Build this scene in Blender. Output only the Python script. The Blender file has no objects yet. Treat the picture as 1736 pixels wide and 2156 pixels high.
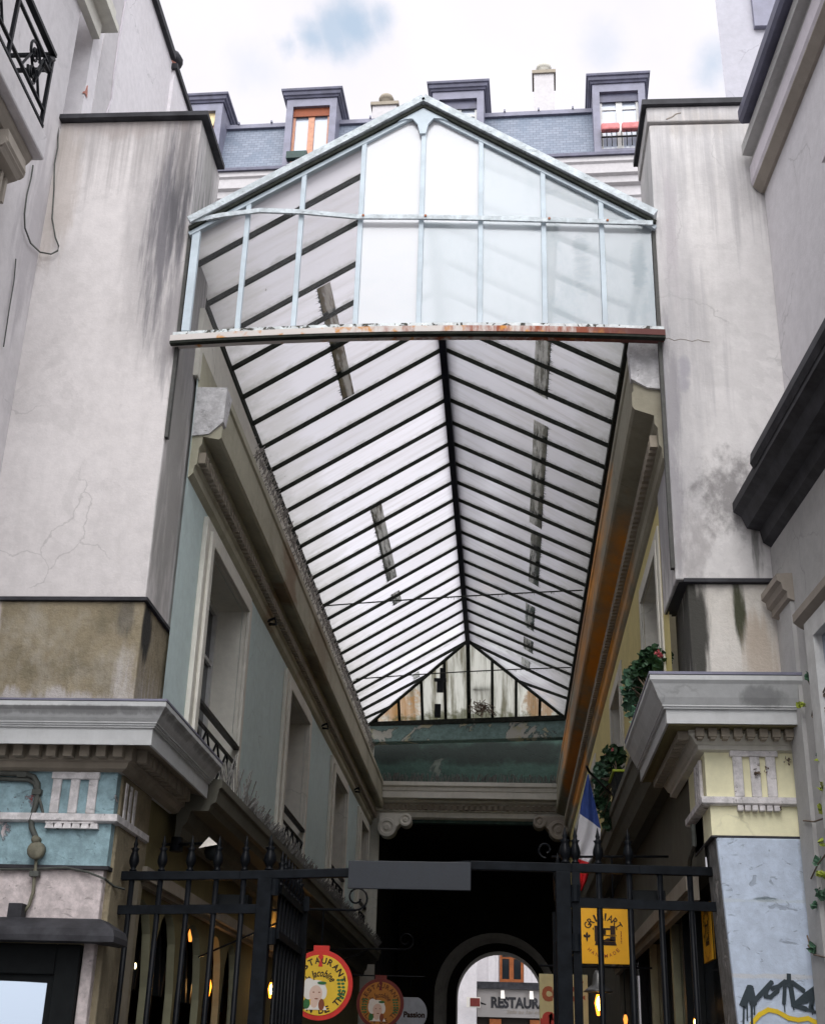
import bpy, math, random
from mathutils import Matrix, Vector
random.seed(7)
R = math.radians
S = bpy.context.scene
COL = S.collection

# ------------------------------------------------------------------ camera
F, CX, CY, CAMZ = 2710.0, 868.0, 1078.0, 1.6
def nrm(v):
    l = math.sqrt(sum(a*a for a in v)); return tuple(a/l for a in v)
def cross(a, b): return (a[1]*b[2]-a[2]*b[1], a[2]*b[0]-a[0]*b[2], a[0]*b[1]-a[1]*b[0])
dY = nrm((1062.0-CX, -(2280.0-CY), -F))
_z = (185, 6108, -F); _d = sum(a*b for a, b in zip(_z, dY))
dZ = nrm(tuple(a-_d*b for a, b in zip(_z, dY))); dX = cross(dY, dZ)
def ray(x, y):
    c = (x-CX, -(y-CY), -F)
    return tuple(sum(a*b for a, b in zip(c, d)) for d in (dX, dY, dZ))
def atY(x, y, Y): r = ray(x, y); t = Y/r[1]; return (r[0]*t, Y, r[2]*t+CAMZ)
def atX(x, y, X): r = ray(x, y); t = X/r[0]; return (X, r[1]*t, r[2]*t+CAMZ)
cam = bpy.data.cameras.new('camera'); co = bpy.data.objects.new('camera', cam); COL.objects.link(co)
cam.sensor_fit = 'VERTICAL'; cam.sensor_height = 36; cam.sensor_width = 36; cam.lens = 36*F/2156
cam.clip_end = 500; cam.clip_start = 0.05
co.matrix_world = Matrix(((dX[0], dX[1], dX[2], 0), (dY[0], dY[1], dY[2], 0), (dZ[0], dZ[1], dZ[2], CAMZ), (0, 0, 0, 1)))
S.camera = co

# ------------------------------------------------------------------ node helpers
class NT:
    def __init__(s, tree): s.t = tree; s.n = tree.nodes; s.l = tree.links
    def new(s, k, **kw):
        n = s.n.new(k)
        for a, b in kw.items(): setattr(n, a, b)
        return n
    def put(s, sock, v):
        if v is None: return
        if hasattr(v, 'is_output'): s.l.new(v, sock)
        else:
            if isinstance(v, (tuple, list)) and len(v) == 3 and sock.type == 'RGBA': v = (*v, 1)
            sock.default_value = v
    def math(s, op, a, b=None, c=None, clamp=False):
        n = s.new('ShaderNodeMath', operation=op); n.use_clamp = clamp
        s.put(n.inputs[0], a); s.put(n.inputs[1], b); s.put(n.inputs[2], c); return n.outputs[0]
    def mix(s, f, a, b, mode='MIX'):
        n = s.new('ShaderNodeMix', data_type='RGBA', blend_type=mode); n.clamp_factor = True
        s.put(n.inputs[0], f); s.put(n.inputs[6], a); s.put(n.inputs[7], b); return n.outputs[2]
    def pos(s):
        return s.new('ShaderNodeNewGeometry').outputs['Position']
    def sep(s, v):
        n = s.new('ShaderNodeSeparateXYZ'); s.l.new(v, n.inputs[0]); return n.outputs
    def vmul(s, v, k):
        n = s.new('ShaderNodeVectorMath', operation='MULTIPLY'); s.put(n.inputs[0], v); n.inputs[1].default_value = k; return n.outputs[0]
    def noise(s, v, scale, detail=4, rough=.55, dist=0.0):
        n = s.new('ShaderNodeTexNoise'); s.l.new(v, n.inputs['Vector']); n.inputs['Scale'].default_value = scale
        n.inputs['Detail'].default_value = detail; n.inputs['Roughness'].default_value = rough; n.inputs['Distortion'].default_value = dist
        return n.outputs[0]
    def ramp(s, v, a, b):
        n = s.new('ShaderNodeMapRange'); n.interpolation_type = 'SMOOTHSTEP'; s.put(n.inputs[0], v)
        n.inputs[1].default_value = a; n.inputs[2].default_value = b; return n.outputs[0]

def newmat(name):
    m = bpy.data.materials.new(name); m.use_nodes = True; t = NT(m.node_tree); t.n.clear()
    out = t.new('ShaderNodeOutputMaterial'); return m, t, out
def principled(t, out, col, rough=.8, metal=0., spec=.3, bump=None, bstr=.2, bdist=.02):
    b = t.new('ShaderNodeBsdfPrincipled'); t.put(b.inputs['Base Color'], col); t.put(b.inputs['Roughness'], rough)
    b.inputs['Metallic'].default_value = metal; b.inputs['Specular IOR Level'].default_value = spec
    if bump is not None:
        n = t.new('ShaderNodeBump'); n.inputs['Strength'].default_value = bstr; n.inputs['Distance'].default_value = bdist
        t.l.new(bump, n.inputs['Height']); t.l.new(n.outputs[0], b.inputs['Normal'])
    t.l.new(b.outputs[0], out.inputs[0]); return b
def stain_and_light_mask(t, P, st):
    x, y, z = t.sep(P)
    acc = None
    for ax, (c, h) in st['at'].items():
        s = {'x': x, 'y': y, 'z': z}[ax]
        d = t.math('DIVIDE', t.math('SUBTRACT', s, c), h); d = t.math('MULTIPLY', d, d)
        acc = d if acc is None else t.math('ADD', acc, d)
    m = t.math('SUBTRACT', 1.0, acc, clamp=True)
    n = t.noise(t.vmul(P, st.get('k', (7, 7, .9))), st.get('s', 1.2), 5, .65)
    lo, hi = st.get('r', (.35, .62))
    v = t.math('ADD', m, t.math('MULTIPLY', t.math('SUBTRACT', n, .52), 2.0))
    v = t.math('MULTIPLY', v, t.ramp(m, 0, .25))
    v = t.ramp(v, lo, hi+.25)
    return t.math('MULTIPLY', v, st.get('f', .8))
def plaster(name, base, dark=None, amt=.5, scale=.7, streak=.35, rough=.92, bump=.25, stains_and_glow=(), fine=9.0, fm=.28):
    m, t, out = newmat(name); P = t.pos()
    dark = dark or tuple(c*.62 for c in base)
    big = t.ramp(t.noise(P, scale, 6, .6, .3), .4, .72)
    col = t.mix(t.math('MULTIPLY', big, amt), base, dark)
    sk = t.ramp(t.noise(t.vmul(P, (5, 5, .35)), 1.3, 5, .6), .5, .75)
    col = t.mix(t.math('MULTIPLY', sk, streak), col, dark)
    fn = t.noise(P, fine, 8, .7)
    col = t.mix(t.ramp(fn, .35, .8), col, tuple(c*.84 for c in base), 'MIX') if False else t.mix(fm, col, t.mix(t.ramp(fn, .3, .7), tuple(c*.75 for c in base), tuple(min(1, c*1.15) for c in base)))
    wob = t.new('ShaderNodeTexNoise'); t.l.new(P, wob.inputs['Vector']); wob.inputs['Scale'].default_value = 2.2; wob.inputs['Detail'].default_value = 6
    wv = t.new('ShaderNodeVectorMath', operation='MULTIPLY_ADD'); t.l.new(wob.outputs['Color'], wv.inputs[0]); wv.inputs[1].default_value = (.55, .55, .55); t.l.new(P, wv.inputs[2])
    vo = t.new('ShaderNodeTexVoronoi'); vo.feature = 'DISTANCE_TO_EDGE'; vo.inputs['Scale'].default_value = .85; t.l.new(wv.outputs[0], vo.inputs['Vector'])
    ck = t.math('SUBTRACT', 1.0, t.ramp(vo.outputs['Distance'], .001, .008)); ck = t.math('MULTIPLY', ck, t.ramp(t.noise(P, .9, 3), .52, .6))
    col = t.mix(t.math('MULTIPLY', ck, .32), col, tuple(c*.35 for c in base))
    pt = t.ramp(t.noise(P, 1.25, 9, .62, .8), .60, .615)
    col = t.mix(t.math('MULTIPLY', pt, .16), col, tuple(c*.6 for c in base))
    for st in stains_and_glow: col = t.mix(stain_and_light_mask(t, P, st), col, st['c'])
    h = t.math('ADD', t.noise(P, 28, 8, .7), t.math('MULTIPLY', t.noise(P, 3.1, 4), 1.6))
    principled(t, out, col, rough, 0, .25, h, bump, .012)
    return m
def flaky(name, paint, under, cover=.58, scale=2.2, rough=.8, under2=None, dark=None, extra=(), pv=.72):
    """paint that peels off in patches and shows what lies below"""
    m, t, out = newmat(name); P = t.pos()
    n = t.noise(P, scale, 9, .62, .6); edge = t.ramp(n, cover, cover+.02)
    fn = t.noise(P, 11, 7, .7)
    pc = t.mix(t.ramp(fn, .35, .7), tuple(c*pv for c in paint), tuple(min(1, c*1.12) for c in paint))
    crack = t.ramp(t.noise(t.vmul(P, (1, 1, 2.2)), 5.5, 6, .6, 1.5), .60, .66)
    pc = t.mix(t.math('MULTIPLY', crack, .55), pc, tuple(c*.45 for c in paint))
    uc = under
    if under2: uc = t.mix(t.ramp(t.noise(P, 4.3, 4), .5, .6), under, under2)
    col = t.mix(edge, pc, uc)
    rim = t.math('MULTIPLY', t.ramp(n, cover-.012, cover), t.math('SUBTRACT', 1.0, t.ramp(n, cover, cover+.012)))
    col = t.mix(t.math('MULTIPLY', rim, .7), col, (.06, .05, .05))
    for st in extra: col = t.mix(stain_and_light_mask(t, P, st), col, st['c'])
    h = t.math('ADD', t.math('MULTIPLY', edge, -1.2), t.math('ADD', fn, t.math('MULTIPLY', crack, -.6)))
    principled(t, out, col, rough, 0, .3, h, .5, .012)
    return m
def plain(name, col, rough=.6, metal=0., var=.25, scale=8., spec=.35, bump=.12):
    m, t, out = newmat(name); P = t.pos(); n = t.noise(P, scale, 6, .65)
    c = t.mix(t.ramp(n, .3, .7), tuple(a*(1-var) for a in col), tuple(min(1, a*(1+var*.6)) for a in col))
    principled(t, out, c, t.math('MULTIPLY_ADD', n, .25, rough-.12), metal, spec, t.noise(P, 40, 5, .6), bump, .006)
    return m
def glow(name, col, st):
    m, t, out = newmat(name); e = t.new('ShaderNodeEmission'); e.inputs[0].default_value = (*col, 1); e.inputs[1].default_value = st
    t.l.new(e.outputs[0], out.inputs[0]); return m
def frosted(name, col, trans=.6, gloss=.05, dirt=(.3, .3, .28), damt=.15, ribs=True, clear=0., bay=False, grime_and_reflections=(), streak=(14, 14, .5), dr=(.52, .8), rand=.12, jit=0.):
    m, t, out = newmat(name); P = t.pos()
    rnd = t.new('ShaderNodeObjectInfo').outputs['Random']
    c = t.mix(t.math('MULTIPLY', rnd, rand*2), col, tuple(a*.78 for a in col))
    c = t.mix(t.math('MULTIPLY', t.ramp(t.noise(t.vmul(P, streak), 1.0, 6, .65), *dr), damt), c, dirt)
    for st in grime_and_reflections: c = t.mix(stain_and_light_mask(t, P, st), c, st['c'])
    if bay:
        u, v, _w = t.sep(t.new('ShaderNodeUVMap', uv_map='bay').outputs[0])
        e = t.math('MINIMUM', u, t.math('SUBTRACT', 1.0, u))
        e = t.math('ADD', e, t.math('MULTIPLY', t.math('SUBTRACT', t.noise(P, 6, 6, .7), .5), .5))
        c = t.mix(t.math('MULTIPLY', t.math('SUBTRACT', 1.0, t.ramp(e, .0, .16)), .55), c, (.22, .22, .19))
        w_ = t.math('ADD', v, t.math('MULTIPLY', t.math('SUBTRACT', t.noise(P, 4, 6, .7), .5), .25))
        c = t.mix(t.math('MULTIPLY', t.ramp(w_, .86, 1.02), .6), c, (.2, .2, .17))
        sp = t.ramp(t.noise(P, 16, 3, .6), .73, .76); c = t.mix(t.math('MULTIPLY', sp, .7), c, (.12, .12, .1))
    d = t.new('ShaderNodeBsdfDiffuse'); t.put(d.inputs[0], c)
    tr = t.new('ShaderNodeBsdfTranslucent'); t.put(tr.inputs[0], c)
    mx = t.new('ShaderNodeMixShader'); mx.inputs[0].default_value = trans; t.l.new(d.outputs[0], mx.inputs[1]); t.l.new(tr.outputs[0], mx.inputs[2])
    g = t.new('ShaderNodeBsdfGlossy'); g.inputs['Roughness'].default_value = .18; g.inputs[0].default_value = (.9, .95, 1, 1)
    if ribs:
        w = t.new('ShaderNodeTexWave'); w.wave_type = 'BANDS'; w.bands_direction = 'X'; w.inputs['Scale'].default_value = 34
        w.inputs['Distortion'].default_value = 0
        t.l.new(P, w.inputs['Vector']); b = t.new('ShaderNodeBump'); b.inputs['Strength'].default_value = .12; b.inputs['Distance'].default_value = .003
        hh = t.math('ADD', w.outputs[1], t.math('MULTIPLY', t.noise(P, 3, 3), .8)); t.l.new(hh, b.inputs['Height']); t.l.new(b.outputs[0], g.inputs['Normal']); t.l.new(b.outputs[0], d.inputs['Normal'])
    fr = t.new('ShaderNodeFresnel'); fr.inputs[0].default_value = 1.45
    mg = t.new('ShaderNodeMixShader'); t.l.new(t.math('MULTIPLY_ADD', fr.outputs[0], .5, gloss, clamp=True), mg.inputs[0]); t.l.new(mx.outputs[0], mg.inputs[1]); t.l.new(g.outputs[0], mg.inputs[2])
    last = mg.outputs[0]
    if clear > 0:
        tp = t.new('ShaderNodeBsdfTransparent'); tp.inputs[0].default_value = (.97, .97, .97, 1)
        mc = t.new('ShaderNodeMixShader'); mc.inputs[0].default_value = clear; t.l.new(last, mc.inputs[1]); t.l.new(tp.outputs[0], mc.inputs[2]); last = mc.outputs[0]
    t.l.new(last, out.inputs[0]); return m
def bay_uv(o):
    me = o.data; uv = me.uv_layers.new(name='bay')
    for i, q in enumerate(((0, 0), (0, 1), (1, 1), (1, 0))): uv.data[i].uv = q
def darkglass(name, col=(.02, .025, .03), rough=.06):
    m, t, out = newmat(name); P = t.pos()
    principled(t, out, col, rough, 0, .6, t.noise(P, 1.3, 2), .05, .02); return m

# ------------------------------------------------------------------ mesh helpers
ORG = {}
class MB:
    def __init__(s): s.v = []; s.f = []; s.m = []
    def add(s, pts, faces, mi=0):
        o = len(s.v); s.v += [tuple(p) for p in pts]
        for f in faces: s.f.append(tuple(i+o for i in f)); s.m.append(mi)
        return s
    def box(s, x0, x1, y0, y1, z0, z1, mi=0):
        return s.add([(x0, y0, z0), (x1, y0, z0), (x1, y1, z0), (x0, y1, z0), (x0, y0, z1), (x1, y0, z1), (x1, y1, z1), (x0, y1, z1)],
                     [(0, 3, 2, 1), (4, 5, 6, 7), (0, 1, 5, 4), (1, 2, 6, 5), (2, 3, 7, 6), (3, 0, 4, 7)], mi)
    def poly(s, pts, mi=0): return s.add(pts, [tuple(range(len(pts)))], mi)
    def prism(s, pts, vec, mi=0):
        n = len(pts); q = [tuple(a+b for a, b in zip(p, vec)) for p in pts]
        fs = [tuple(range(n))[::-1], tuple(range(n, 2*n))] + [(i, (i+1) % n, n+(i+1) % n, n+i) for i in range(n)]
        return s.add(list(pts)+q, fs, mi)
    def bar(s, a, b, w, h, up=(0, 0, 1), mi=0):
        a, b = Vector(a), Vector(b); d = (b-a).normalized(); u = Vector(up); sd = d.cross(u).normalized(); u = sd.cross(d).normalized()
        c = [sd*w/2+u*h/2, -sd*w/2+u*h/2, -sd*w/2-u*h/2, sd*w/2-u*h/2]
        return s.add([a+k for k in c]+[b+k for k in c], [(0, 1, 2, 3), (7, 6, 5, 4), (0, 4, 5, 1), (1, 5, 6, 2), (2, 6, 7, 3), (3, 7, 4, 0)], mi)
    def tube(s, pts, r, n=7, mi=0, cap=True):
        pts = [Vector(p) for p in pts]; rings = []
        rr = r if isinstance(r, (list, tuple)) else [r]*len(pts)
        ref = Vector((.31, .2, .93))
        for i, p in enumerate(pts):
            d = (pts[min(i+1, len(pts)-1)]-pts[max(i-1, 0)])
            if d.length < 1e-9: d = Vector((0, 0, 1))
            d.normalize(); a = d.cross(ref)
            if a.length < .1: a = d.cross(Vector((1, 0, 0)))
            a.normalize(); b = d.cross(a)
            rings.append([p+(a*math.cos(k*2*math.pi/n)+b*math.sin(k*2*math.pi/n))*rr[i] for k in range(n)])
        fs = []
        for i in range(len(pts)-1):
            for k in range(n): fs.append((i*n+k, i*n+(k+1) % n, (i+1)*n+(k+1) % n, (i+1)*n+k))
        if cap: fs += [tuple(range(n))[::-1], tuple(range((len(pts)-1)*n, len(pts)*n))]
        return s.add([q for rg in rings for q in rg], fs, mi)
    def sweep(s, prof, path, mi=0):
        """closed profile (out, z) swept along a plan path; outwards is the right hand of travel; corners are mitred"""
        k = len(prof); n = len(path); vs = []
        for i, p in enumerate(path):
            def nr(a, b):
                dx, dy = b[0]-a[0], b[1]-a[1]; l = math.hypot(dx, dy); return (dy/l, -dx/l)
            n1 = nr(path[i-1], p) if i else None; n2 = nr(p, path[i+1]) if i < n-1 else None
            if n1 and n2:
                mx, my = n1[0]+n2[0], n1[1]+n2[1]; q = (mx*n1[0]+my*n1[1]); m = (mx/q, my/q)
            else: m = n1 or n2
            vs += [(p[0]+o*m[0], p[1]+o*m[1], z) for o, z in prof]
        fs = [(i*k+j, i*k+(j+1) % k, (i+1)*k+(j+1) % k, (i+1)*k+j) for i in range(n-1) for j in range(k)]
        fs += [tuple(range(k))[::-1], tuple(range((n-1)*k, n*k))]
        return s.add(vs, fs, mi)
    def teeth(s, axis, base, face, tip, a, b, w, step, z0, z1, mi=0):
        pts = [(base, a)]; y = a
        while y < b: pts += [(face, y), (tip, y), (tip, y+w), (face, y+w)]; y += step
        pts += [(base, y-step+w)]
        p3 = [((u, v, z0) if axis == 'y' else (v, u, z0)) for u, v in pts]
        return s.prism(p3, (0, 0, z1-z0), mi)
    def lathe(s, prof, c, n=12, mi=0, axis='z', mod=None):
        vs = []
        for r, z in prof:
            for k in range(n):
                a = 2*math.pi*k/n; q = r*(mod(a, z) if mod else 1)
                if axis == 'z': vs.append((c[0]+q*math.cos(a), c[1]+q*math.sin(a), c[2]+z))
                elif axis == 'y': vs.append((c[0]+q*math.cos(a), c[1]+z, c[2]+q*math.sin(a)))
                else: vs.append((c[0]+z, c[1]+q*math.cos(a), c[2]+q*math.sin(a)))
        m = len(prof)
        fs = [(i*n+k, i*n+(k+1) % n, (i+1)*n+(k+1) % n, (i+1)*n+k) for i in range(m-1) for k in range(n)]
        fs += [tuple(range(n))[::-1], tuple(range((m-1)*n, m*n))]
        return s.add(vs, fs, mi)
    def build(s, name, mats, parent=None, smooth=False, bev=0., fix=True):
        L = ORG.get(parent.name, (0, 0, 0)) if parent else None
        if parent is None:
            xs = [p[0] for p in s.v]; ys = [p[1] for p in s.v]; zs = [p[2] for p in s.v]
            L = ((min(xs)+max(xs))/2, (min(ys)+max(ys))/2, min(zs))
        me = bpy.data.meshes.new(name)
        me.from_pydata([(p[0]-L[0], p[1]-L[1], p[2]-L[2]) for p in s.v], [], s.f)
        mats = mats if isinstance(mats, (list, tuple)) else [mats]
        for m in mats: me.materials.append(m)
        if len(mats) > 1: me.polygons.foreach_set('material_index', s.m)
        if smooth: me.polygons.foreach_set('use_smooth', [True]*len(me.polygons))
        me.update()
        if fix:
            import bmesh
            b = bmesh.new(); b.from_mesh(me); bmesh.ops.recalc_face_normals(b, faces=b.faces); b.to_mesh(me); b.free()
        o = bpy.data.objects.new(name, me); COL.objects.link(o)
        if parent: o.parent = parent; ORG[o.name] = L
        else: o.location = L; ORG[o.name] = L
        if bev:
            md = o.modifiers.new('bevel', 'BEVEL'); md.width = bev; md.segments = 2; md.limit_method = 'ANGLE'; md.angle_limit = R(40)
        return o
def thing(name, loc, label, cat, group=None):
    o = bpy.data.objects.new(name, None); COL.objects.link(o); o.location = loc; ORG[o.name] = tuple(loc)
    o.empty_display_size = .2
    o['label'] = label; o['category'] = cat
    if group: o['group'] = group
    return o
def tag(o, label, cat, group=None):
    o['label'] = label; o['category'] = cat
    if group: o['group'] = group
    return o
def kids(o): return [c for c in bpy.data.objects if c.parent == o]
def dup(o, delta, parent=None, label=None):
    """copy of an object and of its children, moved by delta"""
    c = o.copy(); COL.objects.link(c)
    p = parent if parent else o.parent
    if p: c.parent = p
    c.location = Vector(o.location)+Vector(delta)
    base = ORG.get(o.name, (0, 0, 0)); ORG[c.name] = tuple(a+b for a, b in zip(base, delta))
    if label: c['label'] = label
    for ch in kids(o):
        d = ch.copy(); COL.objects.link(d); d.parent = c; ORG[d.name] = ORG[c.name]
        for g in kids(ch):
            e = g.copy(); COL.objects.link(e); e.parent = d
    return c
def glyphs(txt, size, bold=0., shear=0.):
    """triangulated letters of a string in the x-z plane, origin at the baseline"""
    cu = bpy.data.curves.new('lettering', 'FONT'); cu.body = txt; cu.size = size; cu.offset = bold; cu.shear = shear; cu.resolution_u = 3
    ob = bpy.data.objects.new('lettering', cu); COL.objects.link(ob)
    dg = bpy.context.evaluated_depsgraph_get(); me = bpy.data.meshes.new_from_object(ob.evaluated_get(dg))
    v = [(p.co.x, p.co.y) for p in me.vertices]; f = [tuple(q.vertices) for q in me.polygons]
    bpy.data.objects.remove(ob); bpy.data.curves.remove(cu); bpy.data.meshes.remove(me)
    return v, f
def text_line(mb, txt, c, w, h, y, bold=0., shear=0., mi=0, tilt=0., to=None):
    """a line of letters centred at c=(x,z), stretched to w x h, on the plane y facing the viewer"""
    v, f = glyphs(txt, 1., bold, shear)
    if not v: return
    x0, x1 = min(p[0] for p in v), max(p[0] for p in v); z0, z1 = min(p[1] for p in v), max(p[1] for p in v)
    q = []
    for a, b in v:
        px, pz = ((a-x0)/(x1-x0)-.5)*w, ((b-z0)/(z1-z0)-.5)*h
        px, pz = px*math.cos(tilt)-pz*math.sin(tilt), px*math.sin(tilt)+pz*math.cos(tilt)
        q.append(to(c[0]+px, c[1]+pz) if to else (c[0]+px, y, c[1]+pz))
    mb.add(q, f, mi)
def text_arc(mb, txt, c, r, a0, a1, h, y, bold=0., mi=0, inside=False, wide=.85, to=None):
    """letters set round a circle; angles in degrees clockwise from the top"""
    n = len(txt)
    for i, ch in enumerate(txt):
        if ch == ' ': continue
        a = R(a0+(a1-a0)*(i/(n-1)))
        x, z = c[0]+r*math.sin(a), c[1]+r*math.cos(a)
        text_line(mb, ch, (x, z), h*wide*(.35 if ch in "I'" else 1.15 if ch in 'MN' else 1), h, y, bold, 0, mi, -a+(math.pi if inside else 0), to)
def spiral(c, r0, r1, turns, a0, axis='y', n=26, flip=1):
    out = []
    for i in range(n):
        t = i/(n-1); a = a0+flip*turns*2*math.pi*t; r = r0+(r1-r0)*t
        if axis == 'y': out.append((c[0]+r*math.cos(a), c[1], c[2]+r*math.sin(a)))
        else: out.append((c[0], c[1]+r*math.cos(a), c[2]+r*math.sin(a)))
    return out

# ------------------------------------------------------------------ materials
grey_st = (.13, .125, .135)
M = {}
M['pier_left'] = plaster('white_render_stained', (.68, .645, .635), (.44, .41, .40), .5, .6, .2, stains_and_glow=(
    dict(at={'x': (-3.15, .55), 'z': (8.9, 2.4)}, c=(.36, .34, .34), f=.6, k=(5, 5, .9), r=(.1, .9)),
    dict(at={'x': (-2.9, .05), 'y': (10.1, .6), 'z': (7.6, 4)}, c=(.26, .255, .24), f=.75, k=(5, 5, 1), r=(.0, .6)),
    dict(at={'x': (-3.12, .28), 'z': (8.9, 1.75)}, c=(.13, .125, .14), f=.85, k=(11, 11, .8), r=(.2, .75), s=1.6),
    dict(at={'x': (-3.03, .17), 'z': (9.3, 1.0)}, c=(.09, .088, .095), f=.8, k=(11, 11, .8), r=(.1, .8), s=1.6),
    dict(at={'z': (10.05, 1.3), 'y': (9.7, .2)}, c=(.30, .28, .275), f=.6, k=(13, 13, .35), r=(.5, .95)),
    dict(at={'x': (-2.98, .16), 'z': (7.7, .9)}, c=(.2, .19, .2), f=.6, k=(9, 9, .8)),
    dict(at={'x': (-3.6, .9), 'z': (10.05, .3)}, c=(.36, .31, .29), f=.55, k=(6, 6, .8)),
    dict(at={'x': (-4.2, .25), 'z': (9.2, 1.3)}, c=(.42, .36, .31), f=.5)))
M['brown_render'] = plaster('brown_weathered_render', (.29, .245, .165), (.085, .075, .05), .95, 3.0, .5, bump=.9, fine=12, fm=.55, stains_and_glow=(
    dict(at={'x': (-3.6, 1.6), 'z': (4.65, .9)}, c=(.40, .37, .31), f=.7, k=(3, 3, 2), r=(.7, 1.15), s=1.6),
    dict(at={'x': (-4.13, .085), 'z': (4.85, .6)}, c=(.55, .49, .47), f=.75, r=(.25, .6)),
    dict(at={'x': (-3.0, .15), 'z': (4.35, .5)}, c=(.50, .47, .45), f=.7, r=(.2, .9), k=(9, 9, 2), s=1.8),
    dict(at={'x': (-3.06, .12), 'z': (4.95, .3)}, c=(.08, .075, .07), f=.6),
    dict(at={'x': (-3.6, .9), 'z': (4.22, .22)}, c=(.5, .47, .47), f=.75),
    dict(at={'y': (9.85, .17), 'x': (-2.9, .06), 'z': (4.9, .35)}, c=(.03, .03, .03), f=.95, r=(.15, .5))))
M['pier_right'] = plaster('pale_render_grimy', (.68, .66, .65), (.42, .41, .40), .5, .8, .25, stains_and_glow=(
    dict(at={'x': (1.45, .35), 'z': (7.6, 3.0)}, c=(.40, .39, .40), f=.6, k=(5, 5, 1), r=(.1, .9)),
    dict(at={'x': (1.9, .8), 'z': (9.86, .22)}, c=(.34, .30, .26), f=.55, k=(5, 5, 2), r=(.1, .8)),
    dict(at={'x': (1.34, .04), 'y': (10.1, .6), 'z': (7.6, 4)}, c=(.36, .36, .35), f=.6, k=(5, 5, 1), r=(.0, .6)),
    dict(at={'z': (9.86, 2.0), 'y': (9.7, .2)}, c=(.34, .33, .34), f=.6, k=(13, 13, .3), r=(.5, .95)),
    dict(at={'x': (1.62, .5), 'z': (7.4, 1.5)}, c=(.36, .35, .36), f=.5, k=(12, 12, .4), r=(.55, 1.0)),
    dict(at={'x': (1.40, .15), 'z': (6.5, 1.9)}, c=(.24, .23, .25), f=.65, k=(9, 9, 1.5)),
    dict(at={'x': (1.85, .5), 'z': (6.05, .6)}, c=(.17, .16, .16), f=.75, k=(3, 3, 2.2), r=(.4, .8), s=2.2),
    dict(at={'x': (1.5, .3), 'z': (5.6, .5)}, c=(.3, .28, .28), f=.6, k=(4, 4, 2.2), r=(.4, .8), s=2.2),
    dict(at={'x': (1.5, .14), 'z': (8.6, 1.2)}, c=(.42, .39, .41), f=.6),
    dict(at={'x': (1.53, .09), 'z': (7.2, .3)}, c=(.34, .33, .36), f=.8, k=(3, 3, 3)),
    dict(at={'x': (2.02, .08), 'z': (5.6, .6)}, c=(.1, .1, .09), f=.75)))
M['block_right'] = plaster('mossy_white_render', (.66, .63, .58), (.42, .38, .32), .6, 1.5, .3, bump=.6, fine=14, stains_and_glow=(
    dict(at={'x': (1.84, .075), 'z': (5.08, .48)}, c=(.04, .045, .02), f=.95, r=(.2, .55)),
    dict(at={'x': (1.47, .19), 'z': (4.85, .75)}, c=(.035, .035, .03), f=.95, r=(.25, .6)),
    dict(at={'x': (1.75, .4), 'z': (4.33, .13)}, c=(.13, .14, .04), f=.8),
    dict(at={'x': (2.0, .25), 'z': (4.7, .5)}, c=(.45, .36, .27), f=.6)))
M['zinc_dark'] = plain('dark_zinc', (.05, .05, .056), .55, .0, .4, 5, spec=.1)
M['wall_blue'] = plaster('pale_blue_paint', (.58, .69, .68), (.46, .55, .54), .5, .9, .2, bump=.1)
M['wall_yellow'] = plaster('yellow_paint', (.70, .60, .27), (.52, .44, .2), .5, .9, .25, bump=.1)
M['stone_trim'] = plaster('grey_stone_trim', (.68, .66, .59), (.44, .425, .37), .5, 1.2, .35, bump=.2)
M['cornice_grime'] = plaster('grimy_cornice_plaster', (.46, .44, .34), (.24, .22, .16), .7, .8, .35, bump=.25, stains_and_glow=(
    dict(at={'y': (14.6, .8), 'x': (-2.6, .4)}, c=(.2, .1, .045), f=.55, k=(1, 1.5, 3)),
    dict(at={'y': (17.5, 1.6), 'x': (-2.6, .4)}, c=(.17, .1, .05), f=.4, k=(1, 1.5, 3))))
M['cornice_ochre'] = plaster('cornice_with_painted_glow', (.33, .31, .24), (.17, .15, .11), .6, .8, .3, bump=.25, stains_and_glow=(  # orange glow painted into the soffit colour, beside a brown stain
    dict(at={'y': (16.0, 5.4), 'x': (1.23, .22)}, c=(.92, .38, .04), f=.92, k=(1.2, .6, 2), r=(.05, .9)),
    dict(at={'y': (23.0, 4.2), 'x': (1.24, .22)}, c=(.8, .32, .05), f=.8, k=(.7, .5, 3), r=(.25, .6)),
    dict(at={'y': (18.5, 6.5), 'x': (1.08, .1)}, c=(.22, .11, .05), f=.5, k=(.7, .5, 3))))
M['white_flaking'] = flaky('flaking_white_paint', (.66, .65, .66), (.3, .27, .24), .66, 5)
M['cornice_white'] = plaster('grey_white_cornice_paint', (.56, .57, .57), (.30, .31, .3), .5, 1.1, .35, bump=.15, stains_and_glow=(
    dict(at={'x': (-3.4, 2.0), 'z': (4.06, .05)}, c=(.2, .2, .2), f=.6),
    dict(at={'x': (1.9, .28), 'z': (4.22, .12)}, c=(.1, .1, .1), f=.5, k=(4, 4, 2))))
M['dentil'] = plaster('brown_grey_moulding', (.32, .28, .225), (.17, .15, .12), .6, 2, .3)
M['blue_flake'] = flaky('peeling_turquoise_paint', (.31, .455, .50), (.56, .5, .5), .63, 2.3, under2=(.3, .05, .05))
M['white_flake'] = flaky('cracked_pinkish_white_paint', (.68, .6, .59), (.42, .37, .33), .68, 2.6)
M['stone_side'] = plaster('bare_limestone', (.31, .275, .21), (.14, .12, .095), .6, 2.2, .4, bump=.6)
M['yellow_pale'] = plaster('pale_yellow_paint', (.87, .83, .57), (.72, .68, .46), .4, 2, .2, bump=.12)
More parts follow.
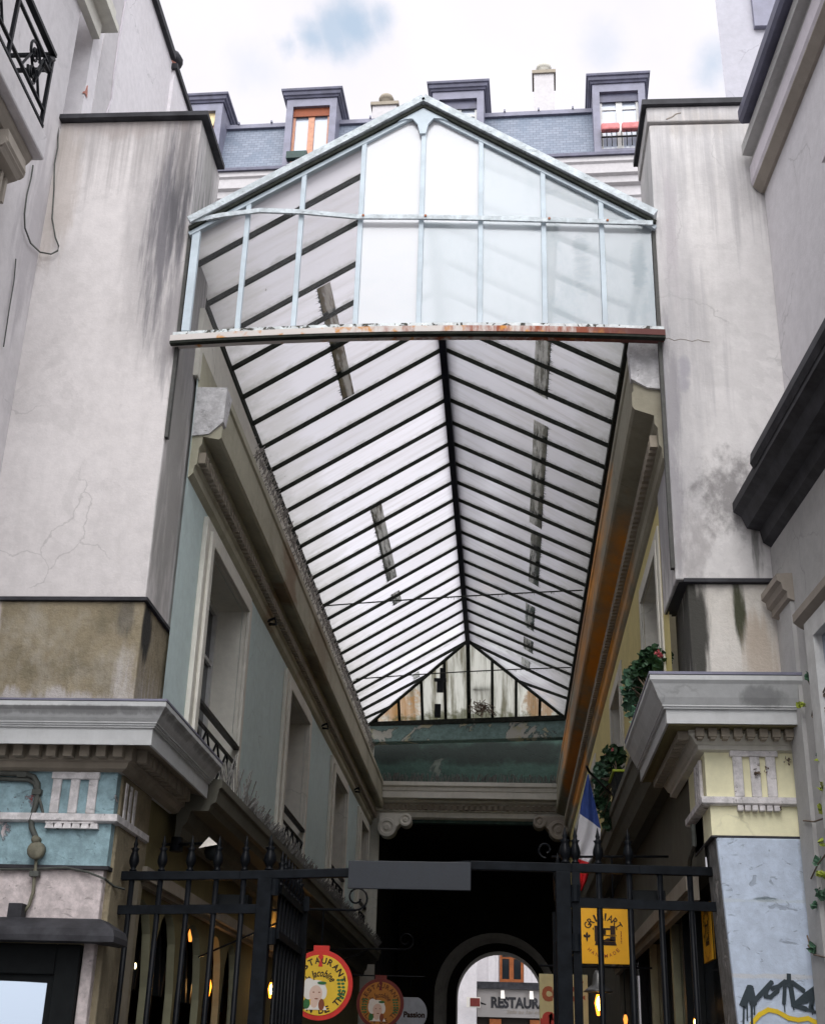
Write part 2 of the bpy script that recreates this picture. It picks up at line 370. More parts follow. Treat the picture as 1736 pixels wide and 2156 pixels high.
M['blue_pale'] = flaky('pale_blue_grey_paint', (.50, .575, .69), (.55, .56, .60), .72, 2.0, pv=.92, extra=(
    dict(at={'x': (1.85, .12), 'z': (2.84, .022)}, c=(.1, .14, .15), f=.8, k=(2, 2, 6), r=(.3, .6)),
    dict(at={'z': (2.83, .02)}, c=(.52, .58, .62), f=.55, k=(4, 4, 8)),
    dict(at={'z': (2.325, .025)}, c=(.55, .56, .58), f=.8, k=(4, 4, 8)),
    dict(at={'x': (2.15, .07), 'z': (3.0, .7)}, c=(.3, .33, .34), f=.5, k=(6, 6, 6))))
M['triglyph'] = flaky('white_triglyph_paint', (.74, .71, .71), (.3, .27, .25), .66, 7)
M['iron'] = plain('black_iron_paint', (.006, .007, .009), .36, .0, .35, 12, .10)
M['iron_grey'] = plain('worn_grey_iron', (.009, .011, .014), .5, 0, .4, 9, .06)
M['frame_blue'] = plain('pale_blue_frame_paint', (.53, .61, .665), .55, 0, .14, 3, .2)
M['frame_beam'] = flaky('white_beam_paint_flaking', (.70, .75, .76), (.06, .06, .05), .56, 15)
M['rail_paint'] = flaky('white_rail_paint', (.60, .66, .69), (.45, .25, .2), .77, 9)
m, t, out = newmat('rusty_beam'); P = t.pos(); x, y, z = t.sep(P)
n = t.noise(t.vmul(P, (6, 6, 1.5)), 1.4, 6, .7); k = t.ramp(t.math('ADD', n, t.math('MULTIPLY', x, .12)), .36, .62)
c = t.mix(k, (.62, .58, .55), (.30, .085, .045)); c = t.mix(t.ramp(t.noise(P, 9, 5), .55, .7), c, (.6, .27, .07))
c = t.mix(t.ramp(x, .4, 1.2), c, (.13, .055, .05)); principled(t, out, c, .85, 0, .2, n, .3, .01); M['rust_beam'] = m
M['bar_dark'] = plain('blackened_glazing_bar', (.03, .034, .028), .7, 0, .4, 14, spec=.1)
M['ridge_dark'] = plain('dark_ridge_beam', (.012, .014, .024), .6, 0, .3, 8, spec=.1)
M['roof_glass'] = frosted('frosted_roof_glass', (.685, .675, .715), .9, .02, (.47, .45, .45), .6, False, streak=(.7, 8, .7), dr=(.42, .75), rand=.38, bay=True, grime_and_reflections=(dict(at={'x': (-2.85, .5)}, c=(.42, .41, .38), f=.5, k=(2, 6, 2), r=(.1, .8)), dict(at={'x': (1.2, .4)}, c=(.42, .41, .38), f=.5, k=(2, 6, 2), r=(.1, .8))))
M['hip_glass'] = frosted('grimy_end_glass', (.66, .67, .60), .9, .02, (.10, .09, .045), .85, True, streak=(8, .8, .25), dr=(.38, .66), rand=.2, grime_and_reflections=(
    dict(at={'x': (-2.3, .7), 'z': (9.0, .7)}, c=(.42, .20, .05), f=.65, k=(5, 5, 1.4)),
    dict(at={'x': (.75, .5), 'z': (9.0, .6)}, c=(.30, .17, .07), f=.75, k=(9, 5, .5)),
    dict(at={'x': (-.8, 2.4), 'z': (8.75, .28)}, c=(.07, .075, .03), f=.75, k=(5, 5, 2))))
M['glass_white'] = frosted('whitened_pane', (.68, .68, .70), .35, .04, (.56, .60, .64), .35, False, streak=(1.2, 1.2, 2.0), dr=(.4, .7))
M['glass_blue'] = frosted('ribbed_blue_pane', (.52, .585, .625), .45, .06, (.40, .48, .52), .6, True, streak=(2.5, 2.5, 1.2), dr=(.45, .75), clear=.14)
M['glass_reflect'] = frosted('ribbed_blue_pane_painted_reflections', (.49, .56, .60), .45, .07, (.26, .37, .41), .6, True, clear=.34, streak=(2.2, 2.2, 1.1), dr=(.45, .65), grime_and_reflections=(dict(at={'x': (.70, .12), 'z': (8.35, .5)}, c=(.09, .17, .20), f=.75, k=(2, 2, 5), r=(.3, .8)), dict(at={'x': (1.2, .10), 'z': (8.3, .6)}, c=(.13, .22, .26), f=.7, k=(2, 2, 4), r=(.3, .8)), dict(at={'x': (.5, .5), 'z': (9.15, .13)}, c=(.22, .29, .33), f=.55, k=(2, 2, 4), r=(.3, .8))))  # teal reflections and blurred bars painted into the pane colour
M['glass_clear'] = frosted('clear_pane', (.8, .8, .84), .6, .01, (.5, .5, .5), .1, False, clear=.93)
M['grime_strip'] = frosted('grimed_lap_glass', (.62, .62, .57), .9, .01, (.05, .05, .042), .92, False, streak=(16, 1.6, 16), dr=(.42, .62), rand=.35, grime_and_reflections=(dict(at={'x': (.555, .075)}, c=(.012, .014, .01), f=.95, k=(9, 5, 9), r=(.1, .6)), dict(at={'x': (-1.99, .07)}, c=(.012, .014, .01), f=.95, k=(9, 5, 9), r=(.1, .6))))
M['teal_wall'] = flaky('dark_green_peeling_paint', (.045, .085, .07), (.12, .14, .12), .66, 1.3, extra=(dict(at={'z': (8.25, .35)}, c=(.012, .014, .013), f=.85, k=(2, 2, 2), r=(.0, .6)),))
M['teal_flake'] = flaky('peeling_teal_beam', (.20, .30, .28), (.46, .45, .40), .54, 1.3, under2=(.42, .4, .27))
M['vault'] = plain('dark_brown_plaster', (.018, .016, .013), .9, 0, .3, 2, .1)  # near-black even colour for the vault and arch wall
M['vault_edge'] = plaster('pale_arch_plaster', (.42, .41, .37), (.15, .14, .12), .6, 2, .3)  # arch reveals paler than the vault
M['ground_olive'] = plaster('olive_shop_wall', (.19, .165, .08), (.12, .10, .055), .6, 1.2, .3)
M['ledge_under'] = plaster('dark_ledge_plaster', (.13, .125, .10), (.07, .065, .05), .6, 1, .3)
M['spike'] = plain('weathered_spike_wire', (.17, .165, .155), .6, .2)
M['spike_pale'] = plain('pale_pigeon_spikes', (.36, .34, .32), .6, .0)
M['white_frame'] = plain('white_window_frame', (.55, .55, .54), .5, 0, .15)
M['dark_glass'] = darkglass('dark_window_glass')
m, t, out = newmat('sky_reflecting_glass'); P = t.pos(); b = principled(t, out, (.42, .48, .56), .05, .9, .6, t.noise(P, 1.1, 2), .06, .02); M['sky_glass'] = m
M['slate'] = None
m, t, out = newmat('blue_grey_slate'); P = t.pos()
b = t.new('ShaderNodeTexBrick'); cc = t.new('ShaderNodeCombineXYZ'); x, y, z = t.sep(P); t.l.new(x, cc.inputs[0]); t.l.new(z, cc.inputs[1]); t.l.new(cc.outputs[0], b.inputs['Vector'])
b.inputs['Color1'].default_value = (.125, .155, .21, 1); b.inputs['Color2'].default_value = (.185, .215, .275, 1); b.inputs['Mortar'].default_value = (.085, .105, .15, 1)
b.inputs['Scale'].default_value = 1; b.inputs['Brick Width'].default_value = .19; b.inputs['Row Height'].default_value = .105; b.inputs['Mortar Size'].default_value = .008
c = t.mix(t.math('MULTIPLY', t.ramp(t.noise(t.vmul(P, (1.5, 1.5, .5)), 1.2, 5, .6), .45, .75), .5), b.outputs[0], (.09, .135, .20))
principled(t, out, c, .55, 0, .5, b.outputs[1], .3, .01); M['slate'] = m
M['zinc_violet'] = plain('violet_grey_zinc', (.20, .20, .265), .5, 0, .2, 3)
M['zinc_cap'] = plain('dark_violet_zinc', (.10, .10, .15), .5, 0, .3, 3)
M['facade_white'] = plaster('white_house_plaster', (.78, .75, .77), (.6, .56, .57), .4, .5, .1)
M['facade_left'] = plaster('grey_lilac_render', (.60, .575, .585), (.44, .42, .425), .55, .6, .25, stains_and_glow=(
    dict(at={'x': (-4.3, .3), 'y': (9.5, .55), 'z': (8.6, 1.6)}, c=(.33, .31, .33), f=.5),))
M['facade_right'] = plaster('lilac_stone_render', (.61, .59, .61), (.48, .46, .475), .45, .6, .12)
M['facade_grey'] = plaster('grey_shop_render', (.43, .425, .415), (.31, .305, .30), .5, 1, .15)
M['moulding_brown'] = plaster('brownish_moulding', (.32, .285, .245), (.22, .19, .16), .4, 1, .2)
M['moulding_lilac'] = plaster('lilac_moulding', (.62, .58, .62), (.5, .47, .49), .4, 1, .1)
M['orange_wood'] = plain('orange_wood_frame', (.50, .24, .15), .5, 0, .2)
M['lilac_far'] = plaster('pale_lilac_gable_render', (.43, .425, .47), (.36, .355, .39), .5, .5, .1)
M['edge_lead'] = plaster('mossy_lead_edge', (.10, .10, .095), (.04, .045, .035), .7, 3, .6, fine=20, fm=.6)
M['side_grey'] = flaky('flaking_grey_side', (.24, .24, .235), (.40, .39, .37), .6, 4, pv=.6)
M['facade_far'] = plaster('cream_white_far_facade', (.54, .52, .53), (.42, .40, .40), .4, .5, .15)
M['brick_orange'] = plain('orange_wood_window', (.33, .10, .03), .5, 0, .25)
M['curtain'] = plain('cream_curtain', (.80, .65, .38), .8, 0, .1)
M['pane_light'] = darkglass('sky_lit_pane', (.36, .40, .48), .08)
M['terracotta'] = plain('terracotta_pot', (.50, .22, .17), .7, 0, .2)
M['pink_rail'] = plain('pink_red_flower_box', (.58, .19, .19), .7, 0, .25)
M['leaf'] = plain('dark_leaf', (.035, .085, .04), .5, 0, .5, 30)
M['leaf_light'] = plain('grey_green_leaf', (.09, .19, .12), .5, 0, .4, 30)
M['leaf_yellow'] = plain('yellow_green_leaf', (.30, .36, .05), .5, 0, .35, 30)
M['petal'] = plain('pink_petal', (.55, .12, .14), .6, 0, .3, 30)
M['stem'] = plain('vine_stem', (.15, .11, .08), .8, 0, .3)
M['lime'] = plain('lime_plastic', (.38, .48, .04), .45, 0, .1)
M['box_dark'] = plain('dark_plastic', (.012, .014, .015), .5, 0, .2, spec=.1)
M['flag_blue'] = plain('blue_cloth', (.035, .07, .26), .8, 0, .15)
M['flag_white'] = plain('white_cloth', (.72, .71, .74), .8, 0, .06)
M['flag_red'] = plain('red_cloth', (.62, .02, .025), .8, 0, .12)
M['sign_yellow'] = plain('yellow_sign_paint', (.80, .52, .035), .5, 0, .08)
M['sign_amber'] = plain('amber_sign_panel', (.92, .45, .012), .5, 0, .06)
M['sign_amber_dim'] = plain('dim_orange_sign_paint', (.46, .19, .03), .6, 0, .15)  # weaker light on the second round sign put into its dim colours
M['sign_red'] = plain('red_sign_rim', (.62, .03, .02), .5, 0, .12)
M['sign_red_dim'] = plain('dim_maroon_rim', (.16, .025, .02), .6, 0, .2)
M['ink'] = plain('dark_brown_lettering', (.035, .018, .012), .7, 0, .1)
M['ink_dim'] = plain('dim_brown_lettering', (.13, .045, .015), .7, 0, .1)
M['ink_red'] = plain('red_lettering', (.33, .035, .025), .7, 0, .1)
M['skin'] = plain('painted_skin', (.72, .52, .42), .7, 0, .06)
M['bonnet'] = plain('painted_white', (.80, .76, .70), .7, 0, .06)
M['paint_green'] = plain('painted_green', (.04, .16, .05), .7, 0, .2)
M['box_green'] = plain('dark_green_box', (.03, .06, .055), .6, 0, .3)
M['paint_brown'] = plain('painted_brown', (.25, .07, .03), .7, 0, .15)
M['disc_grey'] = plain('pale_grey_sign', (.40, .42, .46), .6, 0, .15)
M['olive_sign'] = plain('olive_cream_sign', (.40, .36, .19), .6, 0, .12)
M['grey_plate'] = plain('slate_grey_plate', (.018, .022, .029), .5, 0, .18, 6)
M['bulb'] = glow('glowing_filament', (1, .27, .02), 4.5)
M['bulb_core'] = glow('glowing_filament_core', (1, .62, .2), 40)
M['bulb_dim'] = glow('dim_warm_lamp', (1, .30, .05), 1.6)
M['lamp_white'] = glow('white_spot', (1, .8, .45), 6)
M['shade'] = plain('pewter_lamp_shade', (.16, .16, .155), .35, .6, .2)
M['room_warm'] = plain('warm_room_wall', (.28, .13, .05), .8, 0, .3)
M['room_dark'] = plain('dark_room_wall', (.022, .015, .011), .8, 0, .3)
M['reveal'] = plaster('pale_olive_reveal', (.33, .32, .21), (.22, .21, .14), .5, 2, .2)
M['graf_black'] = plain('black_spray', (.03, .045, .055), .6, 0, .2)
M['graf_yellow'] = plain('yellow_spray', (.72, .50, .02), .6, 0, .1)
M['pipe'] = plain('grey_green_conduit', (.085, .09, .08), .6, .1, .35)
M['box_stone'] = plain('aged_junction_box', (.2, .19, .14), .8, 0, .4)
M['paving'] = plaster('street_paving', (.09, .085, .082), (.06, .057, .055), .5, 1, 0)
M['fascia_grey'] = plain('taupe_grey_shop_fascia', (.33, .31, .30), .7, 0, .08, 2)

# ------------------------------------------------------------------ ground
g = MB().box(-150, 150, -150, 150, -.3, 0).build('ground', M['paving']); g['kind'] = 'structure'

# ------------------------------------------------------------------ stained chimney-like walls (piers) either side of the glass roof
XL, XR, YP = -2.91, 1.36, 9.70
lp = thing('party_wall', (-3.6, 10.07, 0), 'tall white rendered wall with dark damp streak left of the glass gable', 'wall')
MB().box(-6.5, XL, YP, 10.56, 5.13, 10.05).build('upper_wall', M['pier_left'], lp, bev=.012)
MB().box(-6.5, XL, YP, 10.56, 0, 5.10).build('base_block', M['brown_render'], lp, bev=.012)
MB().box(-6.5, XL+.025, YP-.03, 10.47, 5.10, 5.13).build('drip_edge', M['zinc_dark'], lp)
MB().sweep([(0, 10.05), (.07, 10.05), (.07, 10.10), (0, 10.15)], [(-6.5, YP), (XL, YP), (XL, 10.45)]).box(-6.5, XL, YP, 10.45, 10.052, 10.148).build('coping', M['zinc_dark'], lp)
MB().box(XL+.001, XL+.03, YP-.008, YP+.05, 6.6, 8.8).build('flashing', M['edge_lead'], lp)
rp = thing('party_wall', (1.9, 10.07, 0), 'pale grimy rendered wall with cracked top right of the glass gable', 'wall')
MB().box(XR, 2.6, YP, 10.55, 5.30, 9.86).box(XR-.018, 2.6, YP-.018, 10.56, 9.885, 10.06).box(XR+.02, 2.6, YP+.02, 10.52, 9.858, 9.887).build('upper_wall', M['pier_right'], rp, bev=.012)
MB().box(1.45, 2.6, YP+.01, 10.5, 3.95, 5.27).build('base_block', M['block_right'], rp, bev=.012)
MB().box(1.42, 2.6, YP-.04, 10.5, 5.27, 5.30).poly([(1.445, YP-.03, 5.272), (1.38, YP-.03, 5.268), (1.36, YP+.75, 5.268), (1.445, YP+.75, 5.272)]).build('drip_edge', M['zinc_dark'], rp)
MB().sweep([(0, 10.06), (.06, 10.06), (.06, 10.12), (0, 10.17)], [(XR, 10.55), (XR, YP), (2.6, YP)]).box(XR, 2.6, YP, 10.55, 10.062, 10.168).build('coping', M['zinc_dark'], rp)
MB().box(XR-.03, XR-.001, YP-.008, YP+.05, 5.4, 8.8).build('flashing', M['edge_lead'], rp)
cr = [(1.52, 9.97), (1.55, 9.985), (1.58, 10.0), (1.61, 10.03), (1.66, 10.045)]
MB().tube([(a, YP-.018, b-.06) for a, b in cr], .007, 5).tube([(1.37+.05*i, YP+.0, 7.53+.012*math.sin(i*2.3)-.004*i) for i in range(9)], .0035, 4).build('crack', M['moulding_brown'], rp)

# ------------------------------------------------------------------ glass gable screen over the entrance
YG = 9.68; RX, RZ = -.76, 10.17
def gz(x): return RZ-.645*abs(x-RX) if x < RX else RZ-.655*abs(x-RX)
gb = thing('glass_gable', (RX, YG, 7.45), 'pale blue iron gable screen of tall panes above the entrance', 'glass screen')
xs = [-2.86, -2.36, -1.86, -1.31, -.75, -.21, .36, .88, 1.32]
def bow(x): return .065*(1-((x-RX)/2.12)**2)
seg = [-2.93+i*(4.31/16) for i in range(17)]
b1, b2, b3 = MB(), MB(), MB()
for a, b in zip(seg, seg[1:]):
    for mb, y0, y1, z0, z1 in ((b1, YG-.03, YG+.02, 7.552, 7.625), (b2, YG-.10, YG+.05, 7.495, 7.552), (b3, YG-.095, YG-.04, 7.472, 7.495)):
        p = [(a, y0, z0+bow(a)), (a, y1, z0+bow(a)), (a, y1, z1+bow(a)), (a, y0, z1+bow(a))]; q = [(b, y0, z0+bow(b)), (b, y1, z0+bow(b)), (b, y1, z1+bow(b)), (b, y0, z1+bow(b))]
        mb.add(p+q, [(0, 1, 5, 4), (1, 2, 6, 5), (2, 3, 7, 6), (3, 0, 4, 7)]+([(0, 3, 2, 1)] if a == seg[0] else [])+([(4, 5, 6, 7)] if b == seg[-1] else []))
b1.build('bottom_flange', M['frame_beam'], gb); b2.build('base_beam', M['rust_beam'], gb); b3.build('beam_soffit', M['bar_dark'], gb)
for x in xs[1:-1]:
    MB().box(x-.022, x+.022, YG-.025, YG+.02, 7.625+bow(x), gz(x)-.05).build('mullion', M['frame_blue'], gb, bev=.004)
MB().box(-2.86, -2.79, YG-.02, YG+.03, 7.645, gz(-2.82)-.03).build('mullion', M['frame_blue'], gb)
for sx, xe in ((-1, -2.89), (1, 1.36)):
    z1 = gz(xe)
    MB().bar((RX, YG-.03, RZ), (xe, YG-.03, z1), .12, .07).build('rafter', M['rail_paint'], gb)
    MB().bar((RX, YG-.01, RZ-.075), (xe, YG-.01, z1-.075), .1, .03).build('rafter_lip', M['bar_dark'], gb)
    MB().bar((RX, YG-.0, RZ-.115), (xe, YG-.0, z1-.115), .06, .04).build('rafter_trim', M['frame_blue'], gb)
    MB().bar((RX, YG+.06, RZ+.02), (xe+.0*sx, YG+.06, z1+.02), .16, .03).build('verge_flashing', M['frame_beam'], gb)
rail = [(-2.86, 8.80), (-2.59, 8.86), (-2.24, 8.905), (-1.84, 8.88), (-1.35, 8.815), (-.78, 8.80), (-.21, 8.775), (.34, 8.745), (.86, 8.715), (1.33, 8.69)]
mb = MB()
for a, b in zip(rail, rail[1:]): mb.bar((a[0], YG-.055, a[1]), (b[0]+.002, YG-.055, b[1]), .022, .046)
mb.build('middle_rail', M['rail_paint'], gb)
for a in (rail[4], rail[5], rail[7], rail[8]): MB().lathe([(.0, -.009), (.012, -.009), (.013, .0)], (a[0]+.07, YG-.068, a[1]+.005), 6, axis='y').build('rusty_bolt', M['brick_orange'], gb)
mb = MB(); mb.prism([(RX-.24, YG-.045, gz(RX-.24)-.10), (RX-.17, YG-.045, gz(RX-.17)-.115), (RX-.10, YG-.045, RZ-.22), (RX-.05, YG-.045, RZ-.29), (RX-.028, YG-.045, RZ-.40), (RX+.028, YG-.045, RZ-.40), (RX+.05, YG-.045, RZ-.29), (RX+.10, YG-.045, RZ-.22), (RX+.17, YG-.045, gz(RX+.17)-.115), (RX+.24, YG-.045, gz(RX+.24)-.10), (RX, YG-.045, RZ-.04)], (0, .03, 0)); mb.build('apex_gusset', M['frame_blue'], gb)
def rz_(x):
    for a, b in zip(rail, rail[1:]):
        if a[0] <= x <= b[0]: return a[1]+(b[1]-a[1])*(x-a[0])/(b[0]-a[0])
    return 8.75
for i, (a, b) in enumerate(zip(xs, xs[1:])):
    mt = 'glass_clear' if i < 3 else 'glass_white' if i == 3 else 'glass_blue' if i < 6 else 'glass_reflect'
    y = YG+.006
    MB().poly([(a, y, 7.62+bow(a)), (b, y, 7.62+bow(b)), (b, y, rz_(b)), (a, y, rz_(a))]).build('lower_pane', M[mt], gb, fix=False)
    top = [(b, y, gz(b)-.1), (a, y, gz(a)-.1)]
    MB().poly([(a, y, rz_(a)), (b, y, rz_(b))]+top).build('upper_pane', M['glass_white' if i == 4 else mt], gb, fix=False)

# ------------------------------------------------------------------ glass roof of the passage
rx, rz, sl = -.76, 10.08, .63
LE, RE = -2.99, 1.29
def zl(x): return rz-sl*(rx-x)
def zrr(x): return rz-sl*(x-rx)
gr = thing('glass_roof', (rx, 18, 8.7), 'long ridged roof of frosted glass on black bars over the passage', 'glass roof')
Y0, YA = 9.74, 25.76
MB().box(rx-.042, rx+.042, Y0, YA+.05, rz-.14, rz-.02).build('ridge_beam', M['ridge_dark'], gr)
MB().box(rx-.09, rx+.09, Y0, YA, rz+.03, rz+.06).build('ridge_cap', M['zinc_dark'], gr)
ridge = [14.01-.654*k for k in range(6, 0, -1)]+[14.01+.6535*k for k in range(18)]
ridge = [y for y in ridge if y > 9.9]
lefty = lambda y: y-.01-(y-14)*.02
righty = lambda y: 13.57+(y-13.99)*.927 if y > 12 else y-.27
barl, barr = [], []
for y in ridge:
    yl, yr = lefty(y), righty(y)
    MB().bar((rx-.02, y, rz-.035), (LE, yl, zl(LE)-.035), .029, .05).build('glazing_bar', M['bar_dark'], gr)
    MB().bar((rx+.02, y, rz-.035), (RE, yr, zrr(RE)-.035), .029, .05).build('glazing_bar', M['bar_dark'], gr)
def lp_(x, t): # point on the left slope; t is a ridge distance
    k = (rx-x)/(rx-LE); return (x, t+(lefty(t)-t)*k, zl(x))
def rp_(x, t):
    k = (x-rx)/(RE-rx); return (x, t+(righty(t)-t)*k, zrr(x))
edges = [Y0]+ridge
for a, b in zip(edges, edges[1:]):
    q = [lp_(rx, a), lp_(LE-.1, a), lp_(LE-.1, b), lp_(rx, b)]
    if a == Y0: q = [(rx, Y0, rz), (LE-.1, Y0, zl(LE-.1)), q[2], q[3]]
    bay_uv(MB().poly(q).build('glass_pane', M['roof_glass'], gr, fix=False))
    q = [rp_(rx, a), rp_(RE+.1, a), rp_(RE+.1, b), rp_(rx, b)]
    if a == Y0: q = [(rx, Y0, rz), (RE+.1, Y0, zrr(RE+.1)), q[2], q[3]]
    bay_uv(MB().poly(q).build('glass_pane', M['roof_glass'], gr, fix=False))
MB().box(LE-.02, LE+.03, Y0, 27.6, zl(LE)-.06, zl(LE)+.02).build('eave_angle', M['bar_dark'], gr)
MB().box(RE-.02, RE+.04, Y0, 27.2, zrr(RE)-.06, zrr(RE)+.02).build('eave_angle', M['bar_dark'], gr)
# the last bays are cut by the hipped end
HL, HR = (LE, 27.5, zl(LE)), (RE, 27.05, zrr(RE)); HA = (rx, YA, rz)
lastl = ridge[-1]; lastr = ridge[-1]
bay_uv(MB().poly([lp_(rx, lastl), lp_(LE-.1, lastl), (LE-.1, 27.55, zl(LE-.1)), HA]).build('glass_pane', M['roof_glass'], gr, fix=False))
bay_uv(MB().poly([rp_(rx, lastr), rp_(RE+.1, lastr), (RE+.1, 27.1, zrr(RE+.1)), HA]).build('glass_pane', M['roof_glass'], gr, fix=False))
for k in (1, 2, 3):
    f = k/4.; y = lastl+.654*k
    t0 = (y-YA)/(27.5-YA) if y > YA else 0
    a = lp_(rx+(LE-rx)*max(0, t0), YA) if t0 > 0 else (rx, y, rz)
    xa = rx+(LE-rx)*max(0, t0)
    MB().bar((xa, y, zl(xa)-.035), (LE, y-.25, zl(LE)-.035), .034, .06).build('glazing_bar', M['bar_dark'], gr)
    xb = rx+(RE-rx)*max(0, (y-YA)/(27.05-YA))
    if xb < RE: MB().bar((xb, y, zrr(xb)-.035), (RE, max(righty(lastr)+.6*k, y-.9), zrr(RE)-.035), .034, .06).build('glazing_bar', M['bar_dark'], gr)
y = righty(lastr)
# hipped end
def hipz(x, side): pass
MB().bar(HA, HL, .07, .09).build('hip_rafter', M['bar_dark'], gr); MB().bar(HA, HR, .07, .09).build('hip_rafter', M['bar_dark'], gr)
BZ = 8.68; BY = 27.3
MB().bar((LE, 27.5, BZ), (RE, 27.05, BZ+.08), .12, .10).build('hip_sill', M['bar_dark'], gr)
def hip_top(x):
    if x < rx: k = (rx-x)/(rx-LE); e = HL
    else: k = (x-rx)/(RE-rx); e = HR
    return tuple(a+(b-a)*k for a, b in zip(HA, e))
def hip_bot(x): k = (x-LE)/(RE-LE); return (x, 27.5-.45*k, BZ+.05+.08*k)
hx = [rx+.505*k for k in range(-4, 5)]
for i, x in enumerate(hx):
    MB().bar(hip_bot(x), hip_top(x), .06 if i != 4 else .085, .05, (0, -1, .3)).build('hip_mullion', M['bar_dark'], gr)
ex = [LE]+hx+[RE]
for a, b in zip(ex, ex[1:]):
    off = Vector((0, .04, .02)); pa = [hip_bot(a), hip_bot(b), hip_top(b), hip_top(a)]
    pa = [tuple(Vector(p)+off) for p in pa]
    if (Vector(pa[2])-Vector(pa[1])).length < .02: pa = pa[:2]+pa[3:]
    if (Vector(pa[-1])-Vector(pa[0])).length < .02: pa = pa[:-1]
    MB().poly(pa).build('hip_pane', M['hip_glass'], gr, fix=False)
mb = MB(); zz = hip_bot(-.5)
mb.bar((-.68, 26.75, 9.32), (-.28, 26.72, 9.33), .05, .05).build('hip_transom', M['bar_dark'], gr)
# the lap joints furred with dirt
for x0, x1, ya, yb, side in ((.36, .53, 10.3, 13.9, 1), (.38, .56, 14.6, 17.9, 1), (.41, .57, 18.2, 20.35, 1), (.38, .54, 21.45, 22.75, 1), (.37, .55, 23.35, 24.1, 1), (.34, .51, 24.7, 25.2, 1),
                           (-1.99, -1.85, 11.5, 13.95, -1), (-1.97, -1.81, 17.2, 20.35, -1), (-1.96, -1.82, 20.98, 21.55, -1), (-1.9, -1.78, 25.9, 26.3, -1)):
    zf = zrr if side > 0 else zl
    MB().poly([(x0, ya, zf(x0)-.012), (x1, ya, zf(x1)-.012), (x1, yb, zf(x1)-.012), (x0, yb, zf(x0)-.012)]).build('dirty_lap', M['grime_strip'], gr, fix=False)
    # ragged dirt blots on the down-slope side
    mb = MB(); xe = x1 if side > 0 else x0
    for k in range(int((yb-ya)*60)):
        y = random.uniform(ya, yb); r = random.uniform(.003, .012); l = random.choice((.012, .02, .03, .05))*random.uniform(.5, 1.1)*side
        mb.poly([(xe-.01*side, y-r, zf(xe)-.014), (xe+l, y+random.uniform(-r, r), zf(xe+l)-.014), (xe-.01*side, y+r, zf(xe)-.014)])
    mb.build('dirt_fringe', M['bar_dark'], gr, fix=False)
def rod(a, b, sag):
    n = 14; p = [tuple(a[i]+(b[i]-a[i])*k/n-(sag*math.sin(math.pi*k/n) if i == 2 else 0) for i in range(3)) for k in range(n+1)]
    mb = MB().tube(p, .011, 6)
    for k in range(26):
        u = random.uniform(.45, .9); q = [a[i]+(b[i]-a[i])*u for i in range(3)]; q[2] -= sag*math.sin(math.pi*u)
        mb.tube([q, (q[0]+random.uniform(-.01, .01), q[1], q[2]-random.uniform(.015, .05))], .004, 4)
    mb.build('tie_rod', M['bar_dark'], gr)
rod((LE, 19.92, 8.72), (RE, 19.40, 8.82), -.02); rod((LE, 24.2, 8.73), (RE, 23.55, 8.81), -.03)
MB().box(-1.42, -1.28, 26.3, 26.38, 9.10, 9.35).box(-1.36, -1.24, 26.3, 26.38, 9.38, 9.62).box(-1.48, -1.22, 26.28, 26.4, 9.34, 9.39).build('vent_box', M['box_dark'], gr)
MB().box(-1.49, -1.36, 26.9, 27.0, 8.72, 9.0).build('vent_box', M['box_dark'], gr)
nest = MB()
for k in range(46):
    c = Vector((-.49+random.gauss(0, .12), 26.85, 8.9+random.gauss(0, .07))); d = Vector((random.gauss(0, 1), .2*random.gauss(0, 1), random.gauss(0, 1))).normalized()*random.uniform(.06, .16)
    nest.tube([c-d, c+d*.2, c+d], .008, 4)
tag(nest.build('bird_nest', M['stem']), 'scruffy dark bundle of twigs against the far end glass', 'bird nest')

# ------------------------------------------------------------------ passage houses
def wall_with_openings(mb, X, y0, y1, z0, z1, ops, depth, outward):
    """a wall in a plane of constant x with rectangular openings and their reveals"""
    ys = sorted({y0, y1, *[o[0] for o in ops], *[o[1] for o in ops]}); zs = sorted({z0, z1, *[o[2] for o in ops], *[o[3] for o in ops]})
    for a, b in zip(ys, ys[1:]):
        for c, d in zip(zs, zs[1:]):
            my, mz = (a+b)/2, (c+d)/2
            if any(o[0] < my < o[1] and o[2] < mz < o[3] for o in ops): continue
            mb.poly([(X, a, c), (X, b, c), (X, b, d), (X, a, d)])
    Xi = X-outward*depth
    for o in ops:
        a, b, c, d = o[:4]
        mb.poly([(X, a, c), (Xi, a, c), (Xi, a, d), (X, a, d)], 1); mb.poly([(X, b, c), (X, b, d), (Xi, b, d), (Xi, b, c)], 1)
        mb.poly([(X, a, d), (Xi, a, d), (Xi, b, d), (X, b, d)], 1); mb.poly([(X, a, c), (X, b, c), (Xi, b, c), (Xi, a, c)], 1)
